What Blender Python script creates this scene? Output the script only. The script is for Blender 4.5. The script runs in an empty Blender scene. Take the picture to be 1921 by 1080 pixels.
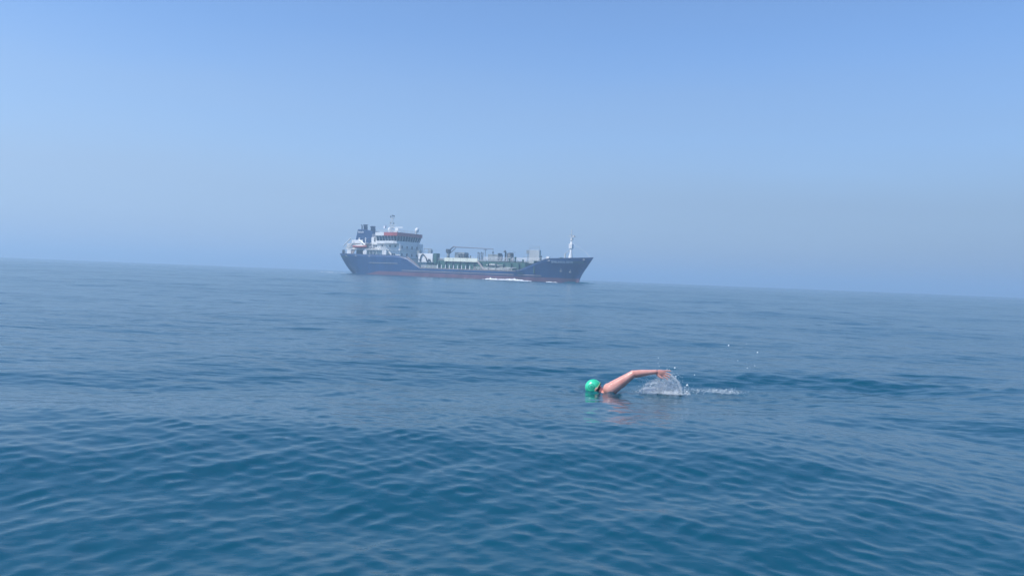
import bpy, bmesh, math, random
import numpy as np
from mathutils import Vector, Matrix
from math import radians, sin, cos, pi

random.seed(7)
SC = bpy.context.scene
COL = SC.collection

# ------------------------------------------------------------------ camera
F_PX, W_PX = 1450.0, 1921.0
CAM_H = 1.4
ROLL = radians(2.26)
PITCH = radians(0.85)
cam_d = bpy.data.cameras.new("camera")
cam = bpy.data.objects.new("camera", cam_d)
COL.objects.link(cam)
SC.camera = cam
cam_d.sensor_width = 36.0
cam_d.lens = 36.0 * F_PX / W_PX
cam_d.clip_start = 0.05
cam_d.clip_end = 30000.0
_X = Vector((1, 0, 0))
_F = Vector((0, cos(PITCH), -sin(PITCH)))
_U = Vector((0, sin(PITCH), cos(PITCH)))
_r = cos(ROLL) * _X + sin(ROLL) * _U
_u = cos(ROLL) * _U - sin(ROLL) * _X
cam.matrix_world = Matrix(((_r.x, _u.x, -_F.x, 0), (_r.y, _u.y, -_F.y, 0),
                           (_r.z, _u.z, -_F.z, CAM_H), (0, 0, 0, 1)))

# ------------------------------------------------------------------ sky, sun, exposure
SUN_EL = radians(52)
SUN_H = Vector((-0.90, -0.44, 0)).normalized()
sun_dir = Vector((SUN_H.x * cos(SUN_EL), SUN_H.y * cos(SUN_EL), sin(SUN_EL)))
world = bpy.data.worlds.new("World")
SC.world = world
world.use_nodes = True
wn = world.node_tree
bg = wn.nodes["Background"]
sky = wn.nodes.new("ShaderNodeTexSky")
sky.sky_type = 'NISHITA'
sky.sun_disc = False
sky.sun_elevation = SUN_EL
sky.sun_rotation = math.atan2(SUN_H.x, SUN_H.y)
sky.altitude = 0
sky.air_density = 1.0
sky.dust_density = 0.5
sky.ozone_density = 10.0
HAZE_SKY = (2.04, 2.82, 4.02)
# thick haze low in the sky: the clear-sky model fades to a pale blue-grey towards the horizon, a touch brighter on the sun's side
wtc = wn.nodes.new("ShaderNodeTexCoord")
wsp = wn.nodes.new("ShaderNodeSeparateXYZ"); wn.links.new(wtc.outputs["Generated"], wsp.inputs[0])
wr = wn.nodes.new("ShaderNodeValToRGB"); wr.color_ramp.interpolation = 'EASE'
wr.color_ramp.elements[0].position = 0.0; wr.color_ramp.elements[0].color = (1, 1, 1, 1)
wr.color_ramp.elements[1].position = 0.46; wr.color_ramp.elements[1].color = (0, 0, 0, 1)
for p_, v_ in ((0.10, .86), (0.19, .52), (0.30, .17)):
    e_ = wr.color_ramp.elements.new(p_); e_.color = (v_, v_, v_, 1)
wno = wn.nodes.new("ShaderNodeTexNoise"); wno.inputs["Scale"].default_value = 1.6; wno.inputs["Detail"].default_value = 3
wmp = wn.nodes.new("ShaderNodeMapping"); wmp.inputs["Scale"].default_value = (1, 1, 5)
wn.links.new(wtc.outputs["Generated"], wmp.inputs[0]); wn.links.new(wmp.outputs[0], wno.inputs[0])
wml = wn.nodes.new("ShaderNodeMath"); wml.operation = 'MULTIPLY_ADD'; wml.inputs[1].default_value = 0.09; wml.inputs[2].default_value = -0.045
wn.links.new(wno.outputs[0], wml.inputs[0])
wad = wn.nodes.new("ShaderNodeMath"); wn.links.new(wsp.outputs[2], wad.inputs[0]); wn.links.new(wml.outputs[0], wad.inputs[1])
wn.links.new(wad.outputs[0], wr.inputs[0])
wdot = wn.nodes.new("ShaderNodeVectorMath"); wdot.operation = 'DOT_PRODUCT'
wn.links.new(wtc.outputs["Generated"], wdot.inputs[0]); wdot.inputs[1].default_value = SUN_H
wmr = wn.nodes.new("ShaderNodeMapRange"); wmr.inputs[1].default_value = -1; wmr.inputs[2].default_value = 1
wmr.inputs[3].default_value = 0.72; wmr.inputs[4].default_value = 1.30
wn.links.new(wdot.outputs["Value"], wmr.inputs[0])
whz = wn.nodes.new("ShaderNodeVectorMath"); whz.operation = 'SCALE'; whz.inputs[0].default_value = HAZE_SKY
wn.links.new(wmr.outputs[0], whz.inputs["Scale"])
wmx = wn.nodes.new("ShaderNodeMix"); wmx.data_type = 'RGBA'
wn.links.new(wr.outputs[0], wmx.inputs[0]); wn.links.new(sky.outputs[0], wmx.inputs[6]); wn.links.new(whz.outputs[0], wmx.inputs[7])
wn.links.new(wmx.outputs[2], bg.inputs[0])
bg.inputs[1].default_value = 0.15

sun_d = bpy.data.lights.new("sun", 'SUN')
sun_d.energy = 3.5
sun_d.angle = radians(0.53)
sun_d.color = (1.0, 0.95, 0.88)
sun = bpy.data.objects.new("sun", sun_d)
COL.objects.link(sun)
sun.rotation_euler = (-sun_dir).to_track_quat('-Z', 'Y').to_euler()

SC.view_settings.view_transform = 'Standard'
SC.view_settings.look = 'None'
SC.view_settings.exposure = 0.35
SC.view_settings.gamma = 1.0
SC.view_settings.use_curve_mapping = False
SC.render.engine = 'CYCLES'
SC.cycles.use_denoising = True
SC.cycles.max_bounces = 8
SC.cycles.volume_bounces = 1
SC.cycles.transparent_max_bounces = 24

# ------------------------------------------------------------------ materials
def new_mat(name):
    m = bpy.data.materials.new(name)
    m.use_nodes = True
    return m, m.node_tree, m.node_tree.nodes["Principled BSDF"]

def paint(name, col, rough=0.45, var=0.12, scale=0.6, dirt=None, dirt_amt=0.0, metal=0.0, bump=0.0, spec=0.5):
    """painted / solid surface with uneven tone, optional dirt or rust blotches and fine relief"""
    m, t, b = new_mat(name)
    N, L = t.nodes, t.links
    tc = N.new("ShaderNodeTexCoord")
    n1 = N.new("ShaderNodeTexNoise"); n1.inputs["Scale"].default_value = scale
    n1.inputs["Detail"].default_value = 6
    mp = N.new("ShaderNodeMapping"); mp.inputs["Scale"].default_value = (1, 1, 0.35)
    L.new(tc.outputs["Object"], mp.inputs[0]); L.new(mp.outputs[0], n1.inputs[0])
    r = N.new("ShaderNodeValToRGB")
    r.color_ramp.elements[0].position = 0.3; r.color_ramp.elements[1].position = 0.72
    r.color_ramp.elements[0].color = (*[c * (1 - var) for c in col], 1)
    r.color_ramp.elements[1].color = (*[min(1, c * (1 + var)) for c in col], 1)
    L.new(n1.outputs[0], r.inputs[0])
    out = r.outputs[0]
    if dirt:
        n2 = N.new("ShaderNodeTexNoise"); n2.inputs["Scale"].default_value = scale * 2.3
        n2.inputs["Detail"].default_value = 8
        mp2 = N.new("ShaderNodeMapping"); mp2.inputs["Scale"].default_value = (1.6, 1.6, 0.25)
        L.new(tc.outputs["Object"], mp2.inputs[0]); L.new(mp2.outputs[0], n2.inputs[0])
        r2 = N.new("ShaderNodeValToRGB")
        r2.color_ramp.elements[0].position = 0.55; r2.color_ramp.elements[1].position = 0.75
        r2.color_ramp.elements[0].color = (0, 0, 0, 1)
        r2.color_ramp.elements[1].color = (dirt_amt,) * 3 + (1,)
        L.new(n2.outputs[0], r2.inputs[0])
        mx = N.new("ShaderNodeMix"); mx.data_type = 'RGBA'
        L.new(r2.outputs[0], mx.inputs[0]); L.new(out, mx.inputs[6])
        mx.inputs[7].default_value = (*dirt, 1)
        out = mx.outputs[2]
    L.new(out, b.inputs["Base Color"])
    b.inputs["Roughness"].default_value = rough
    b.inputs["Metallic"].default_value = metal
    b.inputs["Specular IOR Level"].default_value = spec
    if bump:
        bp = N.new("ShaderNodeBump"); bp.inputs["Strength"].default_value = bump
        bp.inputs["Distance"].default_value = 0.02
        L.new(n1.outputs[0], bp.inputs["Height"]); L.new(bp.outputs[0], b.inputs["Normal"])
    return m

def hull_material():
    m, t, b = new_mat("hull_paint")
    N, L = t.nodes, t.links
    tc = N.new("ShaderNodeTexCoord")
    sp = N.new("ShaderNodeSeparateXYZ"); L.new(tc.outputs["Object"], sp.inputs[0])
    nz = N.new("ShaderNodeTexNoise"); nz.inputs["Scale"].default_value = 0.35; nz.inputs["Detail"].default_value = 7
    mp = N.new("ShaderNodeMapping"); mp.inputs["Scale"].default_value = (1, 1, 0.3)
    L.new(tc.outputs["Object"], mp.inputs[0]); L.new(mp.outputs[0], nz.inputs[0])
    nv = N.new("ShaderNodeTexNoise"); nv.inputs["Scale"].default_value = 1.4; nv.inputs["Detail"].default_value = 5
    mv = N.new("ShaderNodeMapping"); mv.inputs["Scale"].default_value = (1, 1, 0.07)
    L.new(tc.outputs["Object"], mv.inputs[0]); L.new(mv.outputs[0], nv.inputs[0])
    av = N.new("ShaderNodeMath"); av.operation = 'MULTIPLY_ADD'; av.inputs[1].default_value = .5
    hv = N.new("ShaderNodeMath"); hv.operation = 'MULTIPLY'; hv.inputs[1].default_value = .5
    L.new(nv.outputs[0], hv.inputs[0]); L.new(nz.outputs[0], av.inputs[0]); L.new(hv.outputs[0], av.inputs[2])
    rb = N.new("ShaderNodeValToRGB")
    rb.color_ramp.elements[0].position = .38; rb.color_ramp.elements[1].position = .62
    rb.color_ramp.elements[0].color = (0.001, 0.034, 0.120, 1)
    rb.color_ramp.elements[1].color = (0.003, 0.052, 0.165, 1)
    L.new(av.outputs[0], rb.inputs[0])
    rr = N.new("ShaderNodeValToRGB")
    rr.color_ramp.elements[0].position = .3; rr.color_ramp.elements[1].position = .7
    rr.color_ramp.elements[0].color = (0.11, 0.055, 0.085, 1)
    rr.color_ramp.elements[1].color = (0.19, 0.095, 0.13, 1)
    L.new(nz.outputs[0], rr.inputs[0])
    # boot-top line: red below 1.55 m
    lt = N.new("ShaderNodeMath"); lt.operation = 'LESS_THAN'; lt.inputs[1].default_value = 1.5
    aft = N.new("ShaderNodeMapRange"); aft.inputs[1].default_value = -15; aft.inputs[2].default_value = -7
    aft.inputs[3].default_value = 1.6; aft.inputs[4].default_value = 0.0      # the line dips under water towards the stern
    L.new(sp.outputs[0], aft.inputs[0])
    su = N.new("ShaderNodeMath"); L.new(sp.outputs[2], su.inputs[0]); L.new(aft.outputs[0], su.inputs[1])
    L.new(su.outputs[0], lt.inputs[0])
    mx = N.new("ShaderNodeMix"); mx.data_type = 'RGBA'
    L.new(lt.outputs[0], mx.inputs[0]); L.new(rb.outputs[0], mx.inputs[6]); L.new(rr.outputs[0], mx.inputs[7])
    # scuffed pale streaks along the fender zone
    n2 = N.new("ShaderNodeTexNoise"); n2.inputs["Scale"].default_value = 1.0; n2.inputs["Detail"].default_value = 8
    mp2 = N.new("ShaderNodeMapping"); mp2.inputs["Scale"].default_value = (0.12, 0.12, 2.2)
    L.new(tc.outputs["Object"], mp2.inputs[0]); L.new(mp2.outputs[0], n2.inputs[0])
    r2 = N.new("ShaderNodeValToRGB")
    r2.color_ramp.elements[0].position = .60; r2.color_ramp.elements[1].position = .78
    r2.color_ramp.elements[0].color = (0, 0, 0, 1); r2.color_ramp.elements[1].color = (.4, .4, .4, 1)
    L.new(n2.outputs[0], r2.inputs[0])
    mx2 = N.new("ShaderNodeMix"); mx2.data_type = 'RGBA'
    L.new(r2.outputs[0], mx2.inputs[0]); L.new(mx.outputs[2], mx2.inputs[6])
    mx2.inputs[7].default_value = (0.030, 0.10, 0.20, 1)
    L.new(mx2.outputs[2], b.inputs["Base Color"])
    b.inputs["Roughness"].default_value = 0.42
    return m

def water_material():
    m, t, b = new_mat("sea_water")
    N, L = t.nodes, t.links
    tc = N.new("ShaderNodeTexCoord")
    b.inputs["IOR"].default_value = 1.333
    b.inputs["Specular IOR Level"].default_value = 0.5
    # upwelling body colour of deep clear water, slightly uneven over tens of metres
    n0 = N.new("ShaderNodeTexNoise"); n0.inputs["Scale"].default_value = 0.02
    L.new(tc.outputs["Object"], n0.inputs[0])
    r = N.new("ShaderNodeValToRGB")
    r.color_ramp.elements[0].position = .35; r.color_ramp.elements[1].position = .65
    r.color_ramp.elements[0].color = (0.0005, 0.061, 0.098, 1)
    r.color_ramp.elements[1].color = (0.0008, 0.067, 0.108, 1)
    L.new(n0.outputs[0], r.inputs[0]); L.new(r.outputs[0], b.inputs["Base Color"])
    at = N.new("ShaderNodeAttribute"); at.attribute_name = "ripple"
    L.new(at.outputs["Fac"], b.inputs["Roughness"])
    # capillary ripples finer than the mesh
    h = None
    for sc_, st, rot in ((5.0, 1.0, 35), (11.0, 0.45, -40), (24.0, 0.2, 10)):
        mp = N.new("ShaderNodeMapping"); mp.inputs["Rotation"].default_value = (0, 0, radians(rot))
        mp.inputs["Scale"].default_value = (1.0, 2.2, 1)
        nn = N.new("ShaderNodeTexNoise"); nn.inputs["Scale"].default_value = sc_; nn.inputs["Detail"].default_value = 3
        L.new(tc.outputs["Object"], mp.inputs[0]); L.new(mp.outputs[0], nn.inputs[0])
        mu = N.new("ShaderNodeMath"); mu.operation = 'MULTIPLY'; mu.inputs[1].default_value = st
        L.new(nn.outputs[0], mu.inputs[0])
        if h is None: h = mu.outputs[0]
        else:
            ad = N.new("ShaderNodeMath"); L.new(h, ad.inputs[0]); L.new(mu.outputs[0], ad.inputs[1]); h = ad.outputs[0]
    bp = N.new("ShaderNodeBump"); bp.inputs["Strength"].default_value = 0.12; bp.inputs["Distance"].default_value = 0.02
    L.new(h, bp.inputs["Height"])
    # wavelets that the mesh is too coarse for at a distance
    ch = N.new("ShaderNodeAttribute"); ch.attribute_name = "chop"
    mk = N.new("ShaderNodeMath"); mk.operation = 'MULTIPLY'; mk.inputs[1].default_value = 8.5; mk.use_clamp = True
    L.new(ch.outputs["Fac"], mk.inputs[0])
    h2 = None
    for sc_, st in ((2.6, 1.0), (0.9, 2.0)):
        mp = N.new("ShaderNodeMapping"); mp.inputs["Rotation"].default_value = (0, 0, radians(8)); mp.inputs["Scale"].default_value = (0.6, 1.5, 1)
        nn = N.new("ShaderNodeTexNoise"); nn.inputs["Scale"].default_value = sc_; nn.inputs["Detail"].default_value = 3
        L.new(tc.outputs["Object"], mp.inputs[0]); L.new(mp.outputs[0], nn.inputs[0])
        mu = N.new("ShaderNodeMath"); mu.operation = 'MULTIPLY'; mu.inputs[1].default_value = st
        L.new(nn.outputs[0], mu.inputs[0])
        if h2 is None: h2 = mu.outputs[0]
        else:
            ad = N.new("ShaderNodeMath"); L.new(h2, ad.inputs[0]); L.new(mu.outputs[0], ad.inputs[1]); h2 = ad.outputs[0]
    bq = N.new("ShaderNodeBump"); bq.inputs["Distance"].default_value = 0.05
    L.new(mk.outputs[0], bq.inputs["Strength"]); L.new(h2, bq.inputs["Height"]); L.new(bp.outputs[0], bq.inputs["Normal"])
    L.new(bq.outputs[0], b.inputs["Normal"])
    return m

def glassy(name, col, rough=0.12):
    m, t, b = new_mat(name)
    b.inputs["Base Color"].default_value = (*col, 1)
    b.inputs["Roughness"].default_value = rough
    return m

M = {
    'hull': hull_material(),
    'blue': paint("funnel_blue", (0.008, 0.04, 0.13), 0.45, .2, .8),
    'blue_black': paint("exhaust_dark", (0.012, 0.028, 0.075), 0.6, .3, 2.0),
    'white': paint("white_paint", (0.80, 0.80, 0.78), 0.4, .05, .6, (0.45, 0.36, 0.28), .35),
    'offwhite': paint("aged_white_paint", (0.60, 0.60, 0.57), 0.5, .1, .8, (0.38, 0.33, 0.28), .5),
    'red': paint("red_fascia", (0.44, 0.09, 0.075), 0.4, .1, .5),
    'green': paint("deck_green", (0.035, 0.12, 0.085), 0.6, .25, .5, (0.20, 0.20, 0.16), .5),
    'grey': paint("grey_paint", (0.26, 0.29, 0.29), 0.5, .12, .7, (0.2, 0.16, 0.12), .3),
    'pale_grey': paint("pale_grey_paint", (0.42, 0.45, 0.45), 0.5, .1, .7),
    'boom': paint("boom_paint", (0.13, 0.15, 0.20), 0.5, .15, .7),
    'dark': paint("dark_steel", (0.05, 0.06, 0.065), 0.5, .25, 1.5),
    'glass': glassy("window_glass", (0.02, 0.035, 0.05), .15),
    'orange': paint("lifeboat_orange", (0.42, 0.09, 0.06), 0.4, .1, 1.0),
    'cream': paint("pipe_cover_cream", (0.84, 0.86, 0.70), 0.5, .06, .4, (0.22, 0.27, 0.16), .6),
    'rust': paint("weathered_bulwark", (0.36, 0.30, 0.27), 0.6, .15, .7),
    'letter': glassy("letter_white", (0.62, 0.66, 0.70), .5),
    'hose': paint("black_hose", (0.03, 0.035, 0.035), 0.6, .2, 2.0),
    'water': water_material(),
}

# ------------------------------------------------------------------ mesh helpers
class MB:
    def __init__(s): s.v, s.f = [], []
    def add(s, vs, fs):
        o = len(s.v); s.v += [tuple(v) for v in vs]; s.f += [tuple(i + o for i in f) for f in fs]; return s
    def box(s, a, b):
        x0, y0, z0 = a; x1, y1, z1 = b
        return s.hexa([(x0, y0), (x1, y0), (x1, y1), (x0, y1)], z0, z1)
    def hexa(s, poly, z0, z1, top=None):
        """prism over polygon; optional different top polygon"""
        n = len(poly); top = top or poly
        vs = [(x, y, z0) for x, y in poly] + [(x, y, z1) for x, y in top]
        fs = [tuple(range(n - 1, -1, -1)), tuple(range(n, 2 * n))]
        fs += [(i, (i + 1) % n, n + (i + 1) % n, n + i) for i in range(n)]
        return s.add(vs, fs)
    def prism_y(s, poly, y0, y1):
        """polygon in x,z swept along y"""
        n = len(poly)
        vs = [(x, y0, z) for x, z in poly] + [(x, y1, z) for x, z in poly]
        fs = [tuple(range(n)), tuple(range(2 * n - 1, n - 1, -1))]
        fs += [((i + 1) % n, i, n + i, n + (i + 1) % n) for i in range(n)]
        return s.add(vs, fs)
    def tube(s, pts, rs, n=8, cap=True):
        pts = [Vector(p) for p in pts]
        if not hasattr(rs, '__len__'): rs = [rs] * len(pts)
        vs, fs = [], []
        ref = None
        for i, p in enumerate(pts):
            d = (pts[min(i + 1, len(pts) - 1)] - pts[max(i - 1, 0)]).normalized()
            if ref is None: ref = Vector((0, 0, 1)) if abs(d.z) < .9 else Vector((1, 0, 0))
            a = d.cross(ref).normalized(); b = d.cross(a).normalized(); ref = -b if False else ref
            for k in range(n):
                t = 2 * pi * k / n
                vs.append(p + (a * cos(t) + b * sin(t)) * rs[i])
        for i in range(len(pts) - 1):
            for k in range(n):
                fs.append((i * n + k, i * n + (k + 1) % n, (i + 1) * n + (k + 1) % n, (i + 1) * n + k))
        if cap:
            fs.append(tuple(range(n - 1, -1, -1))); fs.append(tuple((len(pts) - 1) * n + k for k in range(n)))
        return s.add(vs, fs)
    def ball(s, c, r, nu=12, nv=8, R=None):
        if not hasattr(r, '__len__'): r = (r, r, r)
        vs = []; fs = []
        R = R or Matrix.Identity(3)
        c = Vector(c)
        vs.append(c + R @ Vector((0, 0, r[2])))
        for j in range(1, nv):
            a = pi * j / nv
            for i in range(nu):
                t = 2 * pi * i / nu
                vs.append(c + R @ Vector((r[0] * sin(a) * cos(t), r[1] * sin(a) * sin(t), r[2] * cos(a))))
        vs.append(c + R @ Vector((0, 0, -r[2])))
        for i in range(nu): fs.append((0, 1 + i, 1 + (i + 1) % nu))
        for j in range(nv - 2):
            for i in range(nu):
                a = 1 + j * nu + i; b = 1 + j * nu + (i + 1) % nu
                fs.append((a, a + nu, b + nu, b))
        l = len(vs) - 1; o = 1 + (nv - 2) * nu
        for i in range(nu): fs.append((o + i, l, o + (i + 1) % nu))
        return s.add(vs, fs)
    def mesh(s, name):
        me = bpy.data.meshes.new(name); me.from_pydata(s.v, [], s.f); me.validate(); me.update()
        bm = bmesh.new(); bm.from_mesh(me); bmesh.ops.recalc_face_normals(bm, faces=bm.faces); bm.to_mesh(me); bm.free()
        return me
    def build(s, name, mat, parent=None, smooth=False, bevel=0.0):
        me = s.mesh(name)
        return link(name, me, mat, parent, smooth, bevel)

def link(name, me, mat, parent=None, smooth=False, bevel=0.0):
    o = bpy.data.objects.new(name, me); COL.objects.link(o)
    if mat is not None:
        me.materials.clear(); me.materials.append(mat)
    if smooth:
        for p in me.polygons: p.use_smooth = True
    if bevel:
        md = o.modifiers.new("bevel", 'BEVEL'); md.width = bevel; md.segments = 2; md.limit_method = 'ANGLE'
    if parent: o.parent = parent
    return o

def tag(o, label=None, cat=None, group=None, kind=None):
    if label: o["label"] = label
    if cat: o["category"] = cat
    if group: o["group"] = group
    if kind: o["kind"] = kind
    return o

def empty(name, loc=(0, 0, 0), rz=0.0):
    o = bpy.data.objects.new(name, None); COL.objects.link(o)
    o.location = loc; o.rotation_euler = (0, 0, rz); return o

# ------------------------------------------------------------------ sea surface
rng = np.random.default_rng(11)
SW = np.array([1.295, 9.755])            # where the swimmer is
BANDS = []                              # (lo wavelength, rms slope, direction lobes [(deg, width, weight)], isotropic part)
for L0, sl, lobes, iso in (
        (0.055, 0.024, ((146, 30, 1), (50, 30, 1)), 0.5),
        (0.11, 0.056, ((146, 22, 1), (50, 22, 1)), 0.25),
        (0.22, 0.032, ((140, 20, 1), (48, 20, 1)), 0.15),
        (0.44, 0.020, ((135, 20, 1), (50, 20, 1)), 0.12),
        (0.88, 0.019, ((120, 25, 1), (62, 25, 1)), 0.15),
        (1.75, 0.018, ((110, 25, 1), (75, 25, 1)), 0.15),
        (3.5, 0.013, ((100, 30, 1),), 0.2),
        (7.0, 0.012, ((95, 30, 1),), 0.2),
        (14.0, 0.009, ((85, 30, 1),), 0.1),
        (28.0, 0.007, ((95, 35, 1),), 0.1)):
    n = 256; T = 16.3 * L0
    k1 = np.fft.fftfreq(n, T / n) * 2 * np.pi
    KX, KY = np.meshgrid(k1, k1, indexing='ij')
    K = np.hypot(KX, KY); K[0, 0] = 1e-9
    lam = 2 * np.pi / K
    x = np.log2(lam / (L0 * 1.414))
    amp = np.exp(-(x / 0.42) ** 2) * K ** -1.5 * (K > 1e-6)
    th = np.degrees(np.arctan2(KY, KX))
    D = np.full_like(K, iso)
    for c, w, wt in lobes:
        d = (th - c + 90) % 180 - 90
        D += wt * np.exp(-(d / w) ** 2)
    H = amp * np.sqrt(D) * (rng.normal(size=K.shape) + 1j * rng.normal(size=K.shape))
    h = np.fft.ifft2(H).real
    hx = np.fft.ifft2(1j * KX * H).real; hy = np.fft.ifft2(1j * KY * H).real
    s = sl / np.sqrt((hx ** 2 + hy ** 2).mean())
    dx = np.fft.ifft2(1j * KX / K * H).real * s; dy = np.fft.ifft2(1j * KY / K * H).real * s
    BANDS.append((L0 * 1.414, T, n, h * s, dx, dy, sl, rng.uniform(0, 1, 2) * T))

def sample(a, T, n, X, Y, off):
    u = ((X + off[0]) / T * n) % n; v = ((Y + off[1]) / T * n) % n
    i = np.floor(u).astype(np.int64); j = np.floor(v).astype(np.int64); fu = u - i; fv = v - j
    i %= n; j %= n; i2 = (i + 1) % n; j2 = (j + 1) % n
    return (a[i, j] * (1 - fu) + a[i2, j] * fu) * (1 - fv) + (a[i, j2] * (1 - fu) + a[i2, j2] * fu) * fv

def shape_extra(X, Y):
    """the broad swells that the photograph shows near the boat, and the water pushed up by the swimmer"""
    z = np.zeros_like(X)
    # soft mound of the swell between boat and swimmer, falling towards the right and the boat
    for (cx, cy, a, sx, sy, rot) in SWELLS:
        c, s = cos(radians(rot)), sin(radians(rot))
        u = (X - cx) * c + (Y - cy) * s; v = -(X - cx) * s + (Y - cy) * c
        z += a * np.exp(-(u / sx) ** 2 - (v / sy) ** 2)
    # rings and a small bow wave pushed out by the swimmer's head, arm and kick
    for (cx, cy, a, lam, ext) in ((-.22, .0, .013, .17, .45), (.15, -.05, .007, .16, .5), (.75, .05, .009, .21, .65), (1.6, .25, .010, .24, .9)):
        r = np.hypot(X - SW[0] - cx, (Y - SW[1] - cy) * 1.15)
        z += a * np.sin(2 * np.pi * r / lam + cx * 5) * np.exp(-(r / ext) ** 2)
    # two swell crests meeting ahead of the boat, their near faces turned to the viewer
    d1 = (X - 0.2) * .689 + (Y - 7.7) * .725
    d2 = (X - 0.2) * -.47 + (Y - 7.7) * .883
    k = 1.2
    d = np.log(np.exp(np.clip(d1 * k, -30, 30)) + np.exp(np.clip(d2 * k, -30, 30))) / k - .35
    fade = np.exp(-(np.hypot(X, Y - 5) / 9.0) ** 4)
    z += fade * (0.066 * np.exp(-((d + .2) / 1.5) ** 2) - 0.045 * np.exp(-((d - 2.4) / 1.5) ** 2))
    return z
SWELLS = [
    (6.0, 11.9, 0.075, 3.4, 0.75, 4),    # dark face to the right of the swimmer
    (13.0, 25.5, 0.12, 6.0, 1.6, 3),
    (-7.0, 11.0, -0.05, 4.0, 2.2, 10),
]

def sea(X, Y, spacing=None):
    """displacement (dx, dy, dz) and unresolved slope at world X, Y"""
    Z = np.zeros_like(X); DX = np.zeros_like(X); DY = np.zeros_like(X); U = np.zeros_like(X)
    for L0, T, n, h, dx, dy, sl, off in BANDS:
        if spacing is None: w = 1.0
        else:
            q = np.clip((L0 / spacing - 2.0) / 2.5, 0, 1); w = q * q * (3 - 2 * q)
        Z += w * sample(h, T, n, X, Y, off)
        DX += -0.9 * w * sample(dx, T, n, X, Y, off) * -1
        DY += -0.9 * w * sample(dy, T, n, X, Y, off) * -1
        if spacing is not None: U += (1 - w * w) * sl * sl
    # calm the chop right around the swimmer a little, so that the water meets the body
    r = np.hypot((X - SW[0] - 0.2) / 1.6, (Y - SW[1]) / 0.8)
    k = 1 - 0.25 * np.exp(-r ** 2)
    k = k * (1 + 1.3 * np.exp(-((X - 5.0) / 3.2) ** 2 - ((Y - 10.7) / 1.1) ** 2))
    # uneven breeze: patches of livelier and calmer water, a little livelier out from the boat's lee
    g = np.sin(X * .21 + 1.3 * np.sin(Y * .13)) * np.sin(Y * .17 + 1.1 * np.sin(X * .09) + .7) + .5 * np.sin(X * .043 + .8) * np.sin(Y * .031)
    q = np.clip((Y - 8.0) / 8.0, 0, 1)
    k = k * (1 + .16 * g + .28 * q * q * (3 - 2 * q))
    Z = Z * k + shape_extra(X, Y) - SEA0
    return DX * k, DY * k, Z, U
SEA0 = 0.0
_s0 = sea(np.array([SW[0]]), np.array([SW[1]]))
SEA0 = float(_s0[2][0])                 # still-water datum: the swimmer's waterline is z = 0

def build_sea():
    fpx = F_PX * 1024 / W_PX
    r = [0.6]
    while r[-1] < 6500:
        R = r[-1]
        r.append(R + max(min(R * R / (CAM_H * fpx) * 0.95, (0.0085 if R < 160 else 0.02) * R), 0.011))
    r = np.array(r)
    half = radians(39)
    fine = np.linspace(-half, half, 1040)
    coarse = np.linspace(half, 2 * pi - half, 70)[1:-1]
    ang = np.concatenate([fine, coarse]); na, nr = len(ang), len(r)
    A, R = np.meshgrid(ang, r)
    X = R * np.sin(A); Y = R * np.cos(A)
    da = np.gradient(ang); dr = np.gradient(r)
    dr_, da_ = np.broadcast_to(dr[:, None], R.shape), np.abs(np.broadcast_to(da[None, :], R.shape)) * R
    sp = np.sqrt(np.maximum(dr_, da_) * np.maximum(np.minimum(dr_, da_), 0.35 * np.maximum(dr_, da_)))
    DX, DY, Z, U = sea(X.ravel(), Y.ravel(), sp.ravel())
    V = np.stack([X.ravel() + DX, Y.ravel() + DY, Z], 1)
    V = np.vstack([V, [[0, 0, float(Z[:na].mean())]]])
    i = np.arange(nr - 1)[:, None] * na; j = np.arange(na)[None, :]; j2 = (j + 1) % na
    quads = np.stack([i + j, i + na + j, i + na + j2, i + j2], -1).reshape(-1, 4)[:, ::-1]
    quads = quads[:, ::-1]
    # orientation: want normals up
    a, b, c = V[quads[0, 0]], V[quads[0, 1]], V[quads[0, 2]]
    if np.cross(b - a, c - a)[2] < 0: quads = quads[:, ::-1]
    cen = np.stack([np.full(na, len(V) - 1), np.arange(na), (np.arange(na) + 1) % na], -1)
    a, b, c = V[cen[0, 0]], V[cen[0, 1]], V[cen[0, 2]]
    if np.cross(b - a, c - a)[2] < 0: cen = cen[:, ::-1]
    me = bpy.data.meshes.new("sea")
    me.vertices.add(len(V)); me.vertices.foreach_set("co", V.astype(np.float32).ravel())
    nl = quads.size + cen.size
    me.loops.add(nl); me.loops.foreach_set("vertex_index", np.concatenate([quads.ravel(), cen.ravel()]).astype(np.int32))
    npol = len(quads) + len(cen)
    me.polygons.add(npol)
    st = np.concatenate([np.arange(len(quads)) * 4, quads.size + np.arange(len(cen)) * 3]).astype(np.int32)
    me.polygons.foreach_set("loop_start", st)
    me.polygons.foreach_set("use_smooth", np.ones(npol, dtype=bool))
    me.update(calc_edges=True)
    rough = 0.003 + 0.62 * np.sqrt(U)        # slopes too small for the mesh live on as roughness
    rough = np.append(np.sqrt(np.clip(rough, 0.0, .3)) * 0.68, 0.1)
    at = me.attributes.new("ripple", 'FLOAT', 'POINT'); at.data.foreach_set("value", rough.astype(np.float32))
    at = me.attributes.new("chop", 'FLOAT', 'POINT'); at.data.foreach_set("value", np.append(np.sqrt(U), 0).astype(np.float32))
    o = link("sea", me, M['water'])
    tag(o, "calm blue open sea with soft crossing ripples", kind="structure")
    return o
sea_obj = build_sea()

def sea_z(x, y):
    return float(sea(np.array([float(x)]), np.array([float(y)]))[2][0])

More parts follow.
